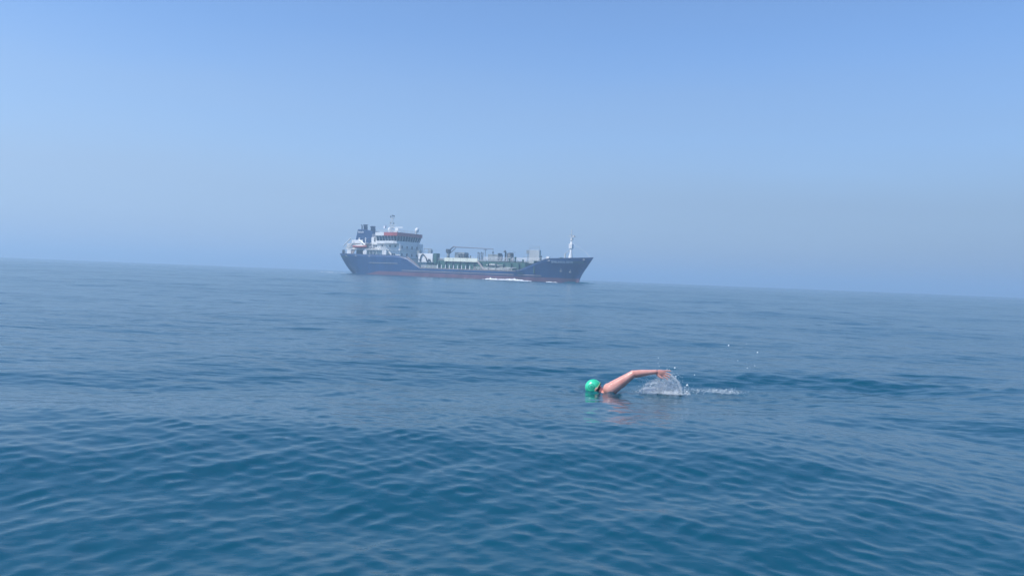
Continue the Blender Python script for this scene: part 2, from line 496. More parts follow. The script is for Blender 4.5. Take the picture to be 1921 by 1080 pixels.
# ------------------------------------------------------------------ haze
def build_haze():
    mb = MB().box((-7000, -7000, -3.0), (7000, 7000, 24.0))
    m = bpy.data.materials.new("haze"); m.use_nodes = True
    t = m.node_tree; t.nodes.remove(t.nodes["Principled BSDF"])
    pv = t.nodes.new("ShaderNodeVolumePrincipled")
    pv.inputs["Color"].default_value = (0.62, 0.83, 1.0, 1)
    pv.inputs["Density"].default_value = 0.0015
    pv.inputs["Anisotropy"].default_value = 0.2
    t.links.new(pv.outputs[0], t.nodes["Material Output"].inputs["Volume"])
    o = mb.build("haze", m)
    tag(o, "pale sea haze that fades the far water and ship", kind="stuff")
build_haze()

# ------------------------------------------------------------------ tanker
SHIP_O = Vector((-38.4, 284.0, 0.0))
SHIP_RZ = radians(-33)
ship = empty("tanker_ship", SHIP_O, SHIP_RZ)
tag(ship, "dark blue coastal tanker under way with white and red wheelhouse aft and green cargo deck", "ship")

def lerp_tab(tab, x):
    xs = [a for a, b in tab]; ys = [b for a, b in tab]
    return float(np.interp(x, xs, ys))
DECK_B = ((-31, 3.2), (-30, 5.2), (-28.5, 6.4), (-26, 7.3), (-22, 7.9), (-16, 8), (48, 8), (54, 7.7), (60, 6.7), (65, 5.2), (69, 3.5), (72.5, 1.7), (74.6, .5), (75.8, .05))
WL_B = ((-31, .2), (-27, 1.0), (-24, 3.4), (-20, 5.8), (-14, 7.5), (-8, 8), (44, 8), (50, 7.4), (56, 6.0), (62, 4.0), (67, 2.0), (70, .8), (71.2, .06), (75.8, .02))
TOP = ((-31, 7.55), (-20, 7.4), (2, 7.3), (6, 6.5), (11, 3.75), (12.5, 3.1), (50.5, 3.1), (53, 3.6), (59, 6.2), (62, 7.35), (64, 7.55), (70, 7.9), (75.8, 8.25))
def stem_shift(x, z):
    """rake of stem and stern: pull the ends in towards the waterline"""
    if x > 66:
        prof = np.interp(z, (-2, 1.2, 3.0, 8.25), (-4.6, -4.6, -3.7, 0))
        return prof * ((x - 66) / 9.8) ** 1.3
    if x < -18:
        prof = np.interp(z, (-2, 0, 2.5, 5, 7.55), (5.6, 3.3, 1.4, .5, 0))
        return prof * ((-18 - x) / 13.0) ** 1.3
    return 0.0
def half_b(x, z, top):
    w, d = lerp_tab(WL_B, x), lerp_tab(DECK_B, x)
    ztop = 7.5 if (x < 8 or x > 52) else top
    t = max(0.0, min(1.0, z / ztop))
    e = 0.9 if x < 10 else 1.5
    b = w + (d - w) * t ** e
    if z < 0: b = w * (1 - 0.02 * z * z)
    return b
def build_hull():
    xs = list(np.concatenate([np.linspace(-31, -18, 14), np.linspace(-16, 1, 8), [2, 4, 6, 8.5, 11, 12.5], np.linspace(16, 48, 9), [50.5, 52, 53, 55, 57, 59, 60.5, 62, 63, 64, 66, 68, 70, 71.5, 73, 74.3, 75.2, 75.8]]))
    rows = 11
    mb = MB(); grid = {}
    for side in (-1, 1):
        for i, x in enumerate(xs):
            top = lerp_tab(TOP, x)
            for k in range(rows):
                z = -2.0 + (top + 2.0) * k / (rows - 1)
                b = half_b(x, z, top)
                grid[side, i, k] = len(mb.v)
                mb.v.append((x + stem_shift(x, z), side * b, z))
    for side in (-1, 1):
        for i in range(len(xs) - 1):
            for k in range(rows - 1):
                f = (grid[side, i, k], grid[side, i + 1, k], grid[side, i + 1, k + 1], grid[side, i, k + 1])
                mb.f.append(f if side < 0 else f[::-1])
    for i in (0, len(xs) - 1):
        for k in range(rows - 1):
            f = (grid[-1, i, k], grid[-1, i, k + 1], grid[1, i, k + 1], grid[1, i, k])
            mb.f.append(f if i == 0 else f[::-1])
    # bottom
    for i in range(len(xs) - 1):
        mb.f.append((grid[-1, i, 0], grid[1, i, 0], grid[1, i + 1, 0], grid[-1, i + 1, 0]))
    # bulbous bow
    hull = mb.build("hull", M['hull'], ship, smooth=False)
    for p in hull.data.polygons: p.use_smooth = True
    md = hull.modifiers.new("thick", 'SOLIDIFY'); md.thickness = 0.18; md.offset = -1
    bb = MB().ball((71.5, 0, -.9), (3.4, 1.2, 1.35), 16, 10)
    bb.build("bulbous_bow", M['hull'], hull, True)
    # rubbing strakes, lighter steel half-round
    for zz, x0, x1 in ((2.0, 4, 60), (3.15, 12, 52), (4.4, -12, 2)):
        t = MB()
        pts = [(x + stem_shift(x, zz), -half_b(x, zz, max(lerp_tab(TOP, x), zz)) - .03, zz) for x in np.linspace(x0, x1, 24)]
        t.tube(pts, .11, 6)
        t.tube([(p[0], -p[1], p[2]) for p in pts], .11, 6)
        t.build("rubbing_strake", M['rust'] if zz < 4 else M['grey'], hull, True)
    # anchor on the bow, pocket and mooring openings
    for x, z in ((66.2, 4.0), (69.6, 3.8)):
        b = half_b(x, z, 8)
        xx = x + stem_shift(x, z)
        a = MB().tube([(xx, -b - .12, z + .6), (xx, -b - .12, z - .4)], .09, 6)
        a.tube([(xx - .5, -b - .12, z - .15), (xx, -b - .18, z - .5), (xx + .5, -b - .12, z - .15)], [.05, .14, .05], 6)
        a.ball((xx, -b - .02, z + .65), (.3, .12, .3), 10, 6)
        a.build("anchor" if x < 68 else "hawse_plate", M['grey'], hull, True)
    for x in (62.8, 73.3, -24.5, -19, -12):
        z = lerp_tab(TOP, x) - .55; b = half_b(x, z, 8)
        c = MB()
        ring = [(x + stem_shift(x, z) + .38 * cos(a), -b - .03, z + .2 * sin(a)) for a in np.linspace(0, 2 * pi, 13)]
        c.tube(ring, .07, 5, cap=False)
        c.build("fairlead", M['offwhite'], hull, True)
    # capping rail along the bulwark
    t = MB()
    px = [x for x in xs]
    for s in (-1, 1):
        t.tube([(x + 0, s * (half_b(x, lerp_tab(TOP, x), lerp_tab(TOP, x)) - .05), lerp_tab(TOP, x) + .03) for x in px], .1, 6)
    t.build("capping_rail", M['blue'], hull, True)
    return hull
hull = build_hull()

def text_obj(name, body, size, mat, parent, origin, xdir, updir, extrude=.02):
    cu = bpy.data.curves.new(name, 'FONT'); cu.body = body; cu.size = size; cu.extrude = extrude
    cu.space_character = 1.08; cu.offset = 0.02
    tmp = bpy.data.objects.new(name, cu); COL.objects.link(tmp)
    dg = bpy.context.evaluated_depsgraph_get()
    me = bpy.data.meshes.new_from_object(tmp.evaluated_get(dg))
    bpy.data.objects.remove(tmp)
    xd = Vector(xdir).normalized(); ud = Vector(updir).normalized(); nd = xd.cross(ud)
    Mx = Matrix(((xd.x, ud.x, nd.x, origin[0]), (xd.y, ud.y, nd.y, origin[1]), (xd.z, ud.z, nd.z, origin[2]), (0, 0, 0, 1)))
    me.transform(Mx)
    return link(name, me, mat, parent)

# ship's name following the flare of the bow
def bow_name():
    cu = bpy.data.curves.new("ship_name", 'FONT'); cu.body = "SPABUNKER FIFTY"; cu.size = .92; cu.extrude = .03
    cu.space_character = 1.05; cu.offset = 0.025
    tmp = bpy.data.objects.new("ship_name", cu); COL.objects.link(tmp)
    dg = bpy.context.evaluated_depsgraph_get()
    me = bpy.data.meshes.new_from_object(tmp.evaluated_get(dg)); bpy.data.objects.remove(tmp)
    xs = [v.co.x for v in me.vertices]; w = max(xs)
    for v in me.vertices:
        x = 63.6 + v.co.x / w * 6.3; z = 6.2 + v.co.y
        xx = x
        for _ in range(4): xx = x - stem_shift(xx, z)
        b = half_b(xx, z, 8)
        v.co = Vector((x, -b - .06 - v.co.z, z))
    return link("ship_name", me, M['letter'], hull)
bow_name()

# decks
def deck_poly(x0, x1, n, inset):
    xs = np.linspace(x0, x1, n)
    P_ = [(x, -(lerp_tab(DECK_B, x) - inset)) for x in xs] + [(x, lerp_tab(DECK_B, x) - inset) for x in xs[::-1]]
    return P_
MB().hexa(deck_poly(-29, 6, 16, .6), 6.2, 6.35).build("poop_deck", M['green'], ship)
MB().hexa(deck_poly(6.2, 54, 16, .4), 2.5, 2.62).build("main_deck", M['green'], ship)
MB().hexa(deck_poly(58, 73, 14, .5), 6.6, 6.75).build("forecastle_deck", M['green'], ship)
MB().hexa([(58, -6.3), (58, 6.3), (57.7, 6.3), (57.7, -6.3)], 2.7, 6.59).build("forecastle_bulkhead", M['green'], ship)
MB().hexa([(6.4, -7.2), (6.4, 7.2), (6.1, 7.2), (6.1, -7.2)], 2.7, 6.19).build("poop_bulkhead", M['offwhite'], ship)

# cargo trunk with sloped ends
tr = MB().prism_y([(11.5, 2.63), (55, 2.63), (54, 5.9), (14, 5.9)], -5.6, 5.6).build("cargo_trunk", M['green'], ship, bevel=.1)
for k, x in enumerate(np.linspace(16, 52, 13)):
    MB().prism_y([(x, 2.63), (x + .12, 2.63), (x + .12, 5.6), (x, 5.6)], -6.35, -5.62).build("web_frame", M['green'], tr)
# sloping side plates of the bulwark breaks
MB().prism_y([(5.2, 6.7), (6.2, 6.9), (11.6, 3.5), (11.4, 2.7), (9.6, 2.7)], -7.55, -7.35).build("sloping_bulwark", M['rust'], ship)
MB().tube([(36.2, -6.9, 5.9), (39.4, -6.9, 2.8)], .32, 6).build("sloping_ladder", M['rust'], ship)
for s in (-.3, .3):
    pass

# white posts at the deck edge (fender posts)
def post_mesh():
    return MB().box((-.13, -.1, 0), (.13, .1, 1.55)).tube([(0, 0, 1.5), (0, 0, 1.75)], .11, 8).mesh("fender_post")
pm = post_mesh()
for k in range(9):
    x = 19.9 + k * 1.72
    o = link("fender_post", pm, M['white'], ship); o.location = (x, -7.75, 2.75)

# guard rails
def rail(name, pts, h=1.05, mat='offwhite', step=1.6, parent=ship, bars=3, r=.045):
    mb = MB()
    pts = [Vector(p) for p in pts]
    for k in range(1, bars + 1):
        mb.tube([p + Vector((0, 0, h * k / bars)) for p in pts], r, 5)
    for a, b in zip(pts[:-1], pts[1:]):
        n = max(1, int((b - a).length / step))
        for i in range(n + 1):
            p = a.lerp(b, i / n); mb.tube([p, p + Vector((0, 0, h))], r * .9, 5)
    return mb.build(name, M[mat], parent)
rail("guard_rail", [(12.5, -7.6, 3.1), (19.5, -7.6, 3.1)], 1.0, 'white', r=.06)
rail("guard_rail", [(35.2, -7.6, 3.1), (50.5, -7.6, 3.1)], 1.0, 'offwhite', r=.06)
rail("guard_rail", [(12.5, 7.6, 3.1), (50.5, 7.6, 3.1)], 1.0, 'white')
rail("guard_rail", [(14.5, -5.3, 5.9), (21, -5.3, 5.9)], 1.0, 'white')
rail("catwalk_rail", [(36, -3.2, 6.5), (61, -3.2, 6.5)], 1.1, 'white', r=.06)
MB().box((20, -3.2, 6.35), (61, -2.2, 6.5)).build("catwalk", M['offwhite'], ship)
rail("catwalk_rail", [(20, 1.5, 6.3), (50, 1.5, 6.3)], 1.2, 'white')
rail("guard_rail", [(-28.5, -5.6, 7.5), (-30.2, -3.0, 7.5), (-30.2, 3.0, 7.5)], .9, 'offwhite')

# cream pipe cover along the trunk edge, in four lengths
for k in range(4):
    x0 = 21.4 + k * 3.53
    MB().prism_y([(x0, 5.72), (x0 + 3.5, 5.72), (x0 + 3.5, 6.98), (x0, 6.98)], -6.1, -5.62).build("pipe_cover", M['cream'], ship, bevel=.05)

# deck pipes
pp = MB()
for y, z in ((-4.2, 6.25), (-3.6, 6.2), (0, 6.3), (1, 6.25), (3, 6.2), (4.2, 6.3)):
    pp.tube([(14.5, y, z), (52, y, z)], .16, 8)
pp.build("deck_pipes", M['grey'], ship, True)
pq = MB()
for z, x0, x1 in ((4.9, 39, 46), (4.2, 44.5, 51), (3.6, 37, 48), (5.2, 40, 43.5)):
    pq.tube([(x0, -5.9, z), (x1, -5.9, z)], .13, 8)
pq.build("side_pipes", M['offwhite'], ship, True)
mf = MB()
for k in range(6):
    x = 24.4 + k * .75
    mf.tube([(x, -1.5, 6.3), (x, -1.5, 7.9 + .3 * (k % 2)), (x, -2.3, 8.1)], .16, 8)
    mf.ball((x, -1.5, 8.2 + .3 * (k % 2)), .24, 8, 6)
mf.tube([(24, -1.5, 7.4), (28.7, -1.5, 7.4)], .12, 8)
mf.build("manifold", M['dark'], ship, True)

# white tank house with hose arch
th_ = MB().box((9.9, -6.3, 5.2), (16.4, -4.2, 8.25)).build("tank_house", M['white'], ship, bevel=.06)
arc = [(12.0 + 1.1 * (-cos(a)) + .1, -6.55, 5.3 + 2.7 * sin(a)) for a in np.linspace(0, pi * .62, 12)]
arc += [(13.7, -6.55, 6.6), (14.1, -6.55, 5.4)]
h1 = MB().tube(arc, .17, 8)
h1.tube([(14.5, -6.55, 5.3), (14.7, -6.55, 6.2), (15.0, -6.55, 6.55), (15.3, -6.55, 6.2), (15.6, -6.55, 5.3)], .17, 8)
h1.tube([(9.9, -6.5, 6.15), (11.4, -6.5, 6.1)], .1, 6)
h1.build("hose", M['hose'], th_, True)
MB().box((16.6, -6.1, 5.0), (17.9, -4.2, 8.4)).build("valve_locker", M['green'], ship, bevel=.05)
gf = MB()
for x in (8.8, 10.8, 12.3):
    gf.tube([(x, -2, 5.9), (x, -2, 10.1)], .1, 6)
gf.tube([(8.8, -2, 10.1), (12.3, -2, 10.1)], .12, 6); gf.tube([(8.8, -2, 9.1), (12.3, -2, 9.1)], .07, 6)
gf.box((6.5, -3, 7.6), (7.6, -2, 9.4)); gf.box((11.5, -2.6, 8.6), (12.5, -1.6, 9.7))
gf.tube([(6.9, -2.5, 6.1), (6.9, -2.5, 7.6)], .2, 6)
gf.build("equipment_frame", M['grey'], ship)
MB().box((14.2, -4.0, 2.9), (19.5, -3.9, 6.7)).build("screen", M['green'], ship)

# deck crane
cr = MB().tube([(18.3, 0, 5.9), (18.3, 0, 9.6)], [.62, .5], 12)
crane = cr.build("deck_crane", M['grey'], ship, True)
MB().box((17.7, -.7, 8.8), (19.0, .7, 10.2)).build("crane_cab", M['dark'], crane, bevel=.08)
bm_ = MB().tube([(18.9, 0, 9.9), (20.6, 0, 11.1), (22.2, 0, 10.95), (37.6, 0, 10.5)], [.24, .26, .22, .14], 6)
bm_.tube([(19.0, 0, 8.6), (21.6, 0, 10.7)], .14, 6)
bm_.build("crane_boom", M['boom'], crane)
MB().tube([(37.5, 0, 10.4), (37.5, 0, 9.6)], .05, 5).ball((37.5, 0, 9.3), (.3, .2, .42), 8, 6).tube([(37.5, 0, 9), (37.6, 0, 8.7), (37.3, 0, 8.6)], .08, 6).build("hook_block", M['dark'], crane, True)
MB().tube([(34.3, 0, 6), (34.3, 0, 10.2)], .12, 6).tube([(34.0, -.6, 10.2), (34.6, .6, 10.2)], .12, 6).build("boom_rest", M['grey'], ship)
MB().box((20.5, .9, 6), (24.8, 3.2, 9.15)).build("pump_room_house", M['grey'], ship, bevel=.05)
for x, z in ((31.6, 9.1), (32.3, 8.9), (33.0, 9.2), (33.6, 8.9), (28.4, 7.9), (41.2, 8.6)):
    MB().tube([(x, -.4, 5.9), (x, -.4, z)], .14, 8).ball((x, -.4, z), (.26, .26, .18), 8, 6).build("vent_post", M['dark'], ship, True)
MB().box((35.3, .3, 5.9), (39.6, 3, 8.7)).build("deck_store", M['grey'], ship, bevel=.05)
MB().box((39.9, -.6, 5.9), (40.5, 1.2, 9.1)).build("cable_trunk", M['dark'], ship, bevel=.04)
w_ = MB()
w_.tube([(44.6, 0, 5.9), (44.6, 0, 8.9)], 1.15, 14); w_.ball((44.6, 0, 8.9), (1.15, 1.15, .45), 14, 6)
w_.build("vent_tower", M['dark'], ship, True)
w2 = MB().tube([(42.7, 0, 5.9), (42.7, 0, 9.4), (42.3, -.2, 9.9)], [.3, .3, .5], 10).tube([(42.7, 0, 9), (46.6, 0, 9.5)], .06, 5)
w2.build("cowl_vent", M['dark'], ship, True)
# forward deck house with side plate and roof rail
fh = MB().box((52.3, -.6, 5.9), (56.3, .5, 10.35)).build("forward_deck_house", M['pale_grey'], ship, bevel=.06)
rail("roof_rail", [(52.5, -.5, 10.35), (56.2, -.5, 10.35)], 1.2, 'grey', 2.4, fh, 2)
MB().box((51.2, -.5, 9.2), (52.2, .1, 10.3)).tube([(51.7, -.2, 5.9), (51.7, -.2, 9.2)], .12, 6).tube([(49.8, -.2, 8.2), (52.2, -.2, 8.0)], .06, 5).build("ladder_box", M['grey'], fh)
for x, h_ in ((47.2, 1.2), (49.5, 1.7), (52.5, .9)):
    MB().tube([(x, -4.4, 5.9), (x, -4.4, 5.9 + h_)], .22, 8).ball((x, -4.4, 5.9 + h_), (.42, .42, .25), 10, 6).build("deck_vent", M['green'], ship, True)

# foremast on forecastle
fmx = 67.7
fo = MB().tube([(fmx, 0, 6.75), (fmx, 0, 8.4), (fmx, 0, 9.6), (fmx, 0, 13.3)], [.95, .75, .42, .30], 10)
foremast = fo.build("foremast", M['white'], ship, True)
MB().box((fmx - .6, -.6, 11.0), (fmx + .6, .6, 12.5)).build("mast_box", M['white'], foremast, bevel=.08)
ft = MB().tube([(fmx, 0, 12.6), (fmx, 0, 16.9)], [.2, .1], 6)
ft.tube([(fmx - 1.1, 0, 14.9), (fmx + 1.5, 0, 14.9)], .09, 6).tube([(fmx, -1.3, 15.3), (fmx, 1.3, 15.3)], .08, 6)
ft.box((fmx - .3, -.3, 13.6), (fmx + .5, .3, 14.4)); ft.box((fmx + .5, -.3, 14.6), (fmx + 1.1, .3, 15.2)); ft.box((fmx - .12, -.12, 16.6), (fmx + .12, .12, 17))
ft.build("mast_top", M['offwhite'], foremast)
MB().tube([(fmx - 2.1, 0, 6.75), (fmx - 2.1, 0, 9.4)], .25, 8).tube([(fmx - 2.2, 0, 9.3), (fmx, 0, 11)], .1, 6).build("mast_ladder", M['offwhite'], foremast)
MB().tube([(fmx + 5.2, 0, 10.1), (fmx + 6.8, 0, 8.4)], .06, 5).tube([(fmx + .4, 0, 12.6), (fmx + 5.2, 0, 10.1)], .025, 4).build("forestay", M['white'], foremast)
MB().box((61.2, -4.5, 6.75), (62.4, -3.6, 8.2)).build("windlass_cover", M['white'], ship, bevel=.1)
MB().tube([(65.2, -2.2, 7.6), (65.2, -.8, 7.6)], .5, 12).box((64.6, -2.4, 6.75), (65.8, -.6, 7.2)).build("windlass", M['green'], ship)
MB().tube([(59.4, -4.6, 6.75), (59.4, -4.6, 8.1)], .18, 8).ball((59.4, -4.6, 8.2), (.4, .4, .2), 8, 6).build("deck_vent", M['dark'], ship, True)

# ---- accommodation
house = MB().box((-10.5, -5.5, 6.35), (.5, 5.5, 11.55)).build("superstructure", M['white'], ship, bevel=.05)
def window_rows(parent, items, w, h, axis, fixed, off=.04):
    """items: (along, z). axis 'side' looks to starboard, 'front' looks forward"""
    for a, z in items:
        if axis == 'side':
            fr = MB().box((a - w / 2 - .1, fixed - .05, z - h / 2 - .1), (a + w / 2 + .1, fixed - .003, z + h / 2 + .1)).build("window", M['offwhite'], parent)
            MB().box((a - w / 2, fixed - .075, z - h / 2), (a + w / 2, fixed - .053, z + h / 2)).build("pane", M['glass'], fr) if False else None
            pane = MB().box((a - w / 2, fixed - .08, z - h / 2), (a + w / 2, fixed - .053, z + h / 2)).build("window_pane", M['glass'], parent)
        else:
            MB().box((fixed + .003, a - w / 2 - .1, z - h / 2 - .1), (fixed + .05, a + w / 2 + .1, z + h / 2 + .1)).build("window", M['offwhite'], parent)
            MB().box((fixed + .053, a - w / 2, z - h / 2), (fixed + .08, a + w / 2, z + h / 2)).build("window_pane", M['glass'], parent)
window_rows(house, [(-4.3, 10.7), (-1.7, 10.7), (-3.0, 7.7), (-2.1, 7.7), (-8, 10.7)], .75, .65, 'side', -5.5)
window_rows(house, [(-4.4, 10.4), (-1.6, 10.4), (1.1, 10.4), (3.9, 10.4), (-4.4, 7.7), (-1.6, 7.7), (1.1, 7.7), (3.9, 7.7)], .6, .95, 'front', .5)
# deck edge line between tiers
MB().box((-10.6, -5.75, 9.1), (.9, 5.75, 9.25)).build("deck_ledge", M['white'], house)
rail("bridge_front_rail", [(.8, -5.6, 9.25), (.8, 5.6, 9.25)], 1.0, 'offwhite', 1.8, house)
MB().box((.55, 4.2, 6.4), (2.0, 5.6, 12.0)).build("stair_tower", M['white'], house)

# wheelhouse: slanting windows under a deep fascia, rounded front corners
def wheel_poly(grow):
    """plan of the wheelhouse, front corners clipped"""
    f = .3 + grow; s = 7.0 + grow; b = -9.6 - grow * .5
    return [(b, -s), (-1.2, -s), (f - .55, -s + .5), (f, -s + 1.6), (f + .25, 0), (f, s - 1.6), (f - .55, s - .5), (-1.2, s), (b, s)]
wing = MB().hexa(wheel_poly(.0), 11.56, 11.75)
wing_o = wing.build("bridge_wing_deck", M['white'], house)
low = MB().hexa(wheel_poly(-.1), 11.76, 12.55).build("wheelhouse", M['white'], house)
wl0, wl1 = wheel_poly(-.18), wheel_poly(.25)
MB().hexa(wl0, 12.56, 14.35, wl1).build("wheelhouse_glazing", M['glass'], house)
# mullions between the panes
ml = []
n = len(wl0)
for i in range(n):
    a0, b0, a1, b1 = [Vector((*p, z)) for p, z in ((wl0[i], 12.56), (wl0[(i + 1) % n], 12.56), (wl1[i], 14.35), (wl1[(i + 1) % n], 14.35))]
    L_ = (b0 - a0).length; k = max(1, round(L_ / 1.35))
    for j in range(k + 1):
        t = j / k
        p, q = a0.lerp(b0, t), a1.lerp(b1, t)
        out = Vector((p.x + 4.5, p.y, 0)).normalized() * .04
        MB().tube([p + out, q + out], .13 if j in (0, k) else .085, 4).build("mullion", M['white'], house)
# roof fascia: white aft, red forward
fz0, fz1 = 14.36, 15.62
def fascia_piece(pts0, mat, nm):
    mb = MB()
    outp = pts0
    for a, b in zip(outp[:-1], outp[1:]):
        a, b = Vector((*a, 0)), Vector((*b, 0))
        ca = Vector((-5, 0, 0))
        ia = a + (ca - a).normalized() * .3; ib = b + (ca - b).normalized() * .3
        mb.hexa([(a.x, a.y), (b.x, b.y), (ib.x, ib.y), (ia.x, ia.y)], fz0, fz1)
    return mb.build(nm, M[mat], house)
wp = wheel_poly(.55)
fascia_piece([(wp[0][0], wp[0][1]), (-5.6, wp[0][1])], 'white', "roof_fascia")
fascia_piece([(-5.58, wp[0][1]), wp[1], wp[2], wp[3], wp[4], wp[5], wp[6], wp[7], (-5.58, wp[8][1])], 'red', "roof_fascia")
fascia_piece([(-5.6, wp[8][1]), (wp[8][0], wp[8][1]), (wp[0][0], wp[0][1])], 'white', "roof_fascia")
MB().hexa(wheel_poly(.15), 14.45, 15.5).build("wheelhouse_roof", M['white'], house)
rail("roof_rail", [(-9.5, -6.6, 15.6), (-1, -6.6, 15.6), (.2, -5.0, 15.6), (.2, 5, 15.6)], .8, 'offwhite', 2, house, 2)
# wing balcony
MB().box((-4.9, -8.1, 11.6), (-.4, -7.15, 11.75)).build("wing_balcony", M['white'], house)
MB().box((-4.9, -8.15, 11.76), (-.4, -8.05, 12.5)).build("balcony_screen", M['white'], house)
for x_, y_ in ((-4.6, -7.9), (-9.3, -6.9)):
    MB().tube([(x_, -5.5, 9.3), (x_, y_, 11.5)], .15, 6).build("wing_strut", M['white'], house)

# aft house tiers
aft = MB().box((-13.6, -5.2, 6.35), (-10.55, 5.2, 14.0)).box((-17.5, -3.8, 6.35), (-13.65, 3.8, 11.6)).build("aft_house", M['white'], ship, bevel=.05)
window_rows(aft, [(-12.4, 10.6), (-11.3, 10.6)], .8, .65, 'side', -5.2)
window_rows(aft, [(-12.1, 13.0)], .6, 1.5, 'side', -5.2)
MB().box((-25.0, -7.1, 9.15), (-5.3, 5, 9.4)).build("boat_deck", M['white'], ship)
for x0, x1 in ((-24.4, -22.4), (-16.2, -14.4), (-6.7, -4.7)):
    MB().box((x0, -7.0, 6.4), (x1, -6.3, 9.14)).build("deck_pillar", M['white'], ship, bevel=.04)
for x in (-13.1, -11.4, -9.7):
    MB().box((x - .1, -6.7, 6.4), (x + .1, -6.5, 9.14)).build("stanchion", M['offwhite'], ship)
MB().prism_y([(-22.3, 6.4), (-20.4, 9.1), (-22.3, 9.1)], -6.8, -6.6).build("gusset_plate", M['rust'], ship)
MB().box((-22, -4.5, 6.4), (-18, -3.5, 9.1)).build("engine_casing", M['blue'], ship)
rail("boat_deck_rail", [(-25, -7, 9.4), (-22, -7, 9.4)], 1.0, 'offwhite')
rail("boat_deck_rail", [(-13.2, -7, 9.4), (-5.5, -7, 9.4)], 1.0, 'white', r=.06)
rail("aft_rail", [(-13.6, -5.1, 14.0), (-10.8, -5.1, 14.0)], 1.0, 'white')
MB().box((-13.6, -6.2, 11.55), (-5.4, -5.55, 11.7)).build("side_gallery", M['white'], ship)
MB().box((-13.2, -5.9, 9.5), (-10.6, -5.3, 10.0)).build("life_raft_rack", M['white'], ship)
for x in (-12.6, -11.4):
    MB().tube([(x - .5, -6.6, 9.9), (x + .5, -6.6, 9.9)], .3, 10).build("life_raft_canister", M['dark'], ship, True)

# funnel casing and pipes
fn = MB().prism_y([(-25.6, 11.6), (-16.4, 11.6), (-16.4, 16.3), (-20.2, 16.9), (-24.2, 17.1)], -1.9, 1.9)
funnel = fn.build("funnel", M['blue'], ship, bevel=.1)
MB().box((-25.8, -5.8, 9.41), (-17.6, 3.8, 11.5)).build("funnel_deck_house", M['offwhite'], ship)
for x, z, r in ((-23.3, 18.8, .24), (-22.1, 18.9, .3), (-21.4, 18.8, .26), (-20.8, 18.6, .3), (-18.4, 18.2, .3), (-17.7, 18.3, .26), (-17.0, 18.2, .3), (-16.6, 17.9, .2)):
    zz = 16.2
    MB().tube([(x, -.6, zz), (x, -.6, z - .4), (x - .35, -.6, z)], r, 8).build("exhaust_pipe", M['blue_black'], funnel, True)
MB().box((-22.2, -1.0, 18.7), (-20.6, -.2, 18.95)).box((-18.6, -1.0, 18.05), (-16.6, -.2, 18.3)).build("exhaust_head", M['blue_black'], funnel)
text_obj("company_name", "Boluda", .95, M['letter'], funnel, (-23.9, -1.95, 15.75), (1, 0, 0), (0, 0, 1), .03)
MB().box((-22.2, -6.9, 11.6), (-16.6, -6.75, 12.75)).build("canvas_screen", M['white'], ship)
MB().box((-22.4, -6.9, 11.45), (-14.0, -1, 11.58)).build("upper_boat_deck", M['white'], ship)
for k in range(5):
    x = -21.5 + k * 1.6
    MB().tube([(x, -3.6, 11.6), (x, -3.6, 13.4 - .2 * (k % 2))], .2, 8).ball((x, -3.6, 13.5 - .2 * (k % 2)), .34, 8, 6).build("ventilator", M['blue'] if k % 2 else M['offwhite'], ship, True)
# davits
for pts in ([(-26.3, -7.0, 10.4), (-22.7, -6.9, 13.4)], [(-18.6, -7.0, 12.9), (-15.0, -7.1, 10.9)], [(-25.6, -6.6, 9.4), (-23.2, -6.6, 11.4)]):
    MB().tube(pts, [.2, .24], 5).build("davit_arm", M['white'], ship)
# ensign staff aft
MB().tube([(-29.2, 0, 6.3), (-30.4, 0, 11.2)], .05, 5).tube([(-28.2, -4, 7.4), (-27.0, -5, 9.6), (-26.2, -6, 10)], .07, 5).build("stern_staff", M['offwhite'], ship)
MB().box((-27.8, -6.1, 7.3), (-27.1, -5.5, 9.0)).build("stern_davit", M['dark'], ship)

# main mast above the wheelhouse
mm = MB()
mx0 = -8.7
for sx, sy in ((-.45, -.45), (.45, -.45), (.45, .45), (-.45, .45)):
    mm.tube([(mx0 + sx, sy, 15.5), (mx0 + sx * .55, sy * .55, 21.6)], .07, 5)
for z in (16.6, 17.7, 18.8, 19.9, 21.0):
    s = .45 - (z - 15.5) * .033
    mm.tube([(mx0 - s, -s, z), (mx0 + s, -s, z), (mx0 + s, s, z), (mx0 - s, s, z), (mx0 - s, -s, z)], .05, 4)
mast = mm.build("main_mast", M['offwhite'], house)
MB().tube([(mx0 - 1.3, 0, 18.7), (mx0 + 2.2, 0, 18.7)], .08, 5).tube([(mx0, -1.6, 18.7), (mx0, 1.6, 18.7)], .08, 5).build("yard", M['offwhite'], house)
MB().tube([(mx0 - .7, 0, 21.3), (mx0 + .9, 0, 21.3)], .06, 5).tube([(mx0 - .7, 0, 21.2), (mx0 - .7, 0, 22.4)], .06, 5).tube([(mx0 + .9, 0, 21.2), (mx0 + .9, 0, 22.3)], .06, 5).tube([(mx0 + .1, 0, 21.3), (mx0 + .1, 0, 22.6)], .07, 5).build("aerial", M['grey'], house)
for dx, z in ((-.7, 19.6), (.8, 19.4), (.2, 22.3), (-.7, 21.9), (.9, 22.1)):
    MB().box((mx0 + dx - .18, -.18, z - .22), (mx0 + dx + .18, .18, z + .22)).build("mast_lamp", M['dark'], house)
MB().box((mx0 - 1.0, -.3, 17.9), (mx0 + 1.6, .3, 18.05)).build("radar_platform", M['white'], house)
MB().tube([(-6.2, 0, 15.5), (-6.2, 0, 17.3)], [.5, .35], 8).box((-6.7, -.4, 16.6), (-5.4, .4, 17.5)).build("radar_pedestal", M['white'], house)
MB().box((-7.8, -.12, 17.75), (-3.2, .12, 18.0)).build("radar_scanner", M['white'], house)
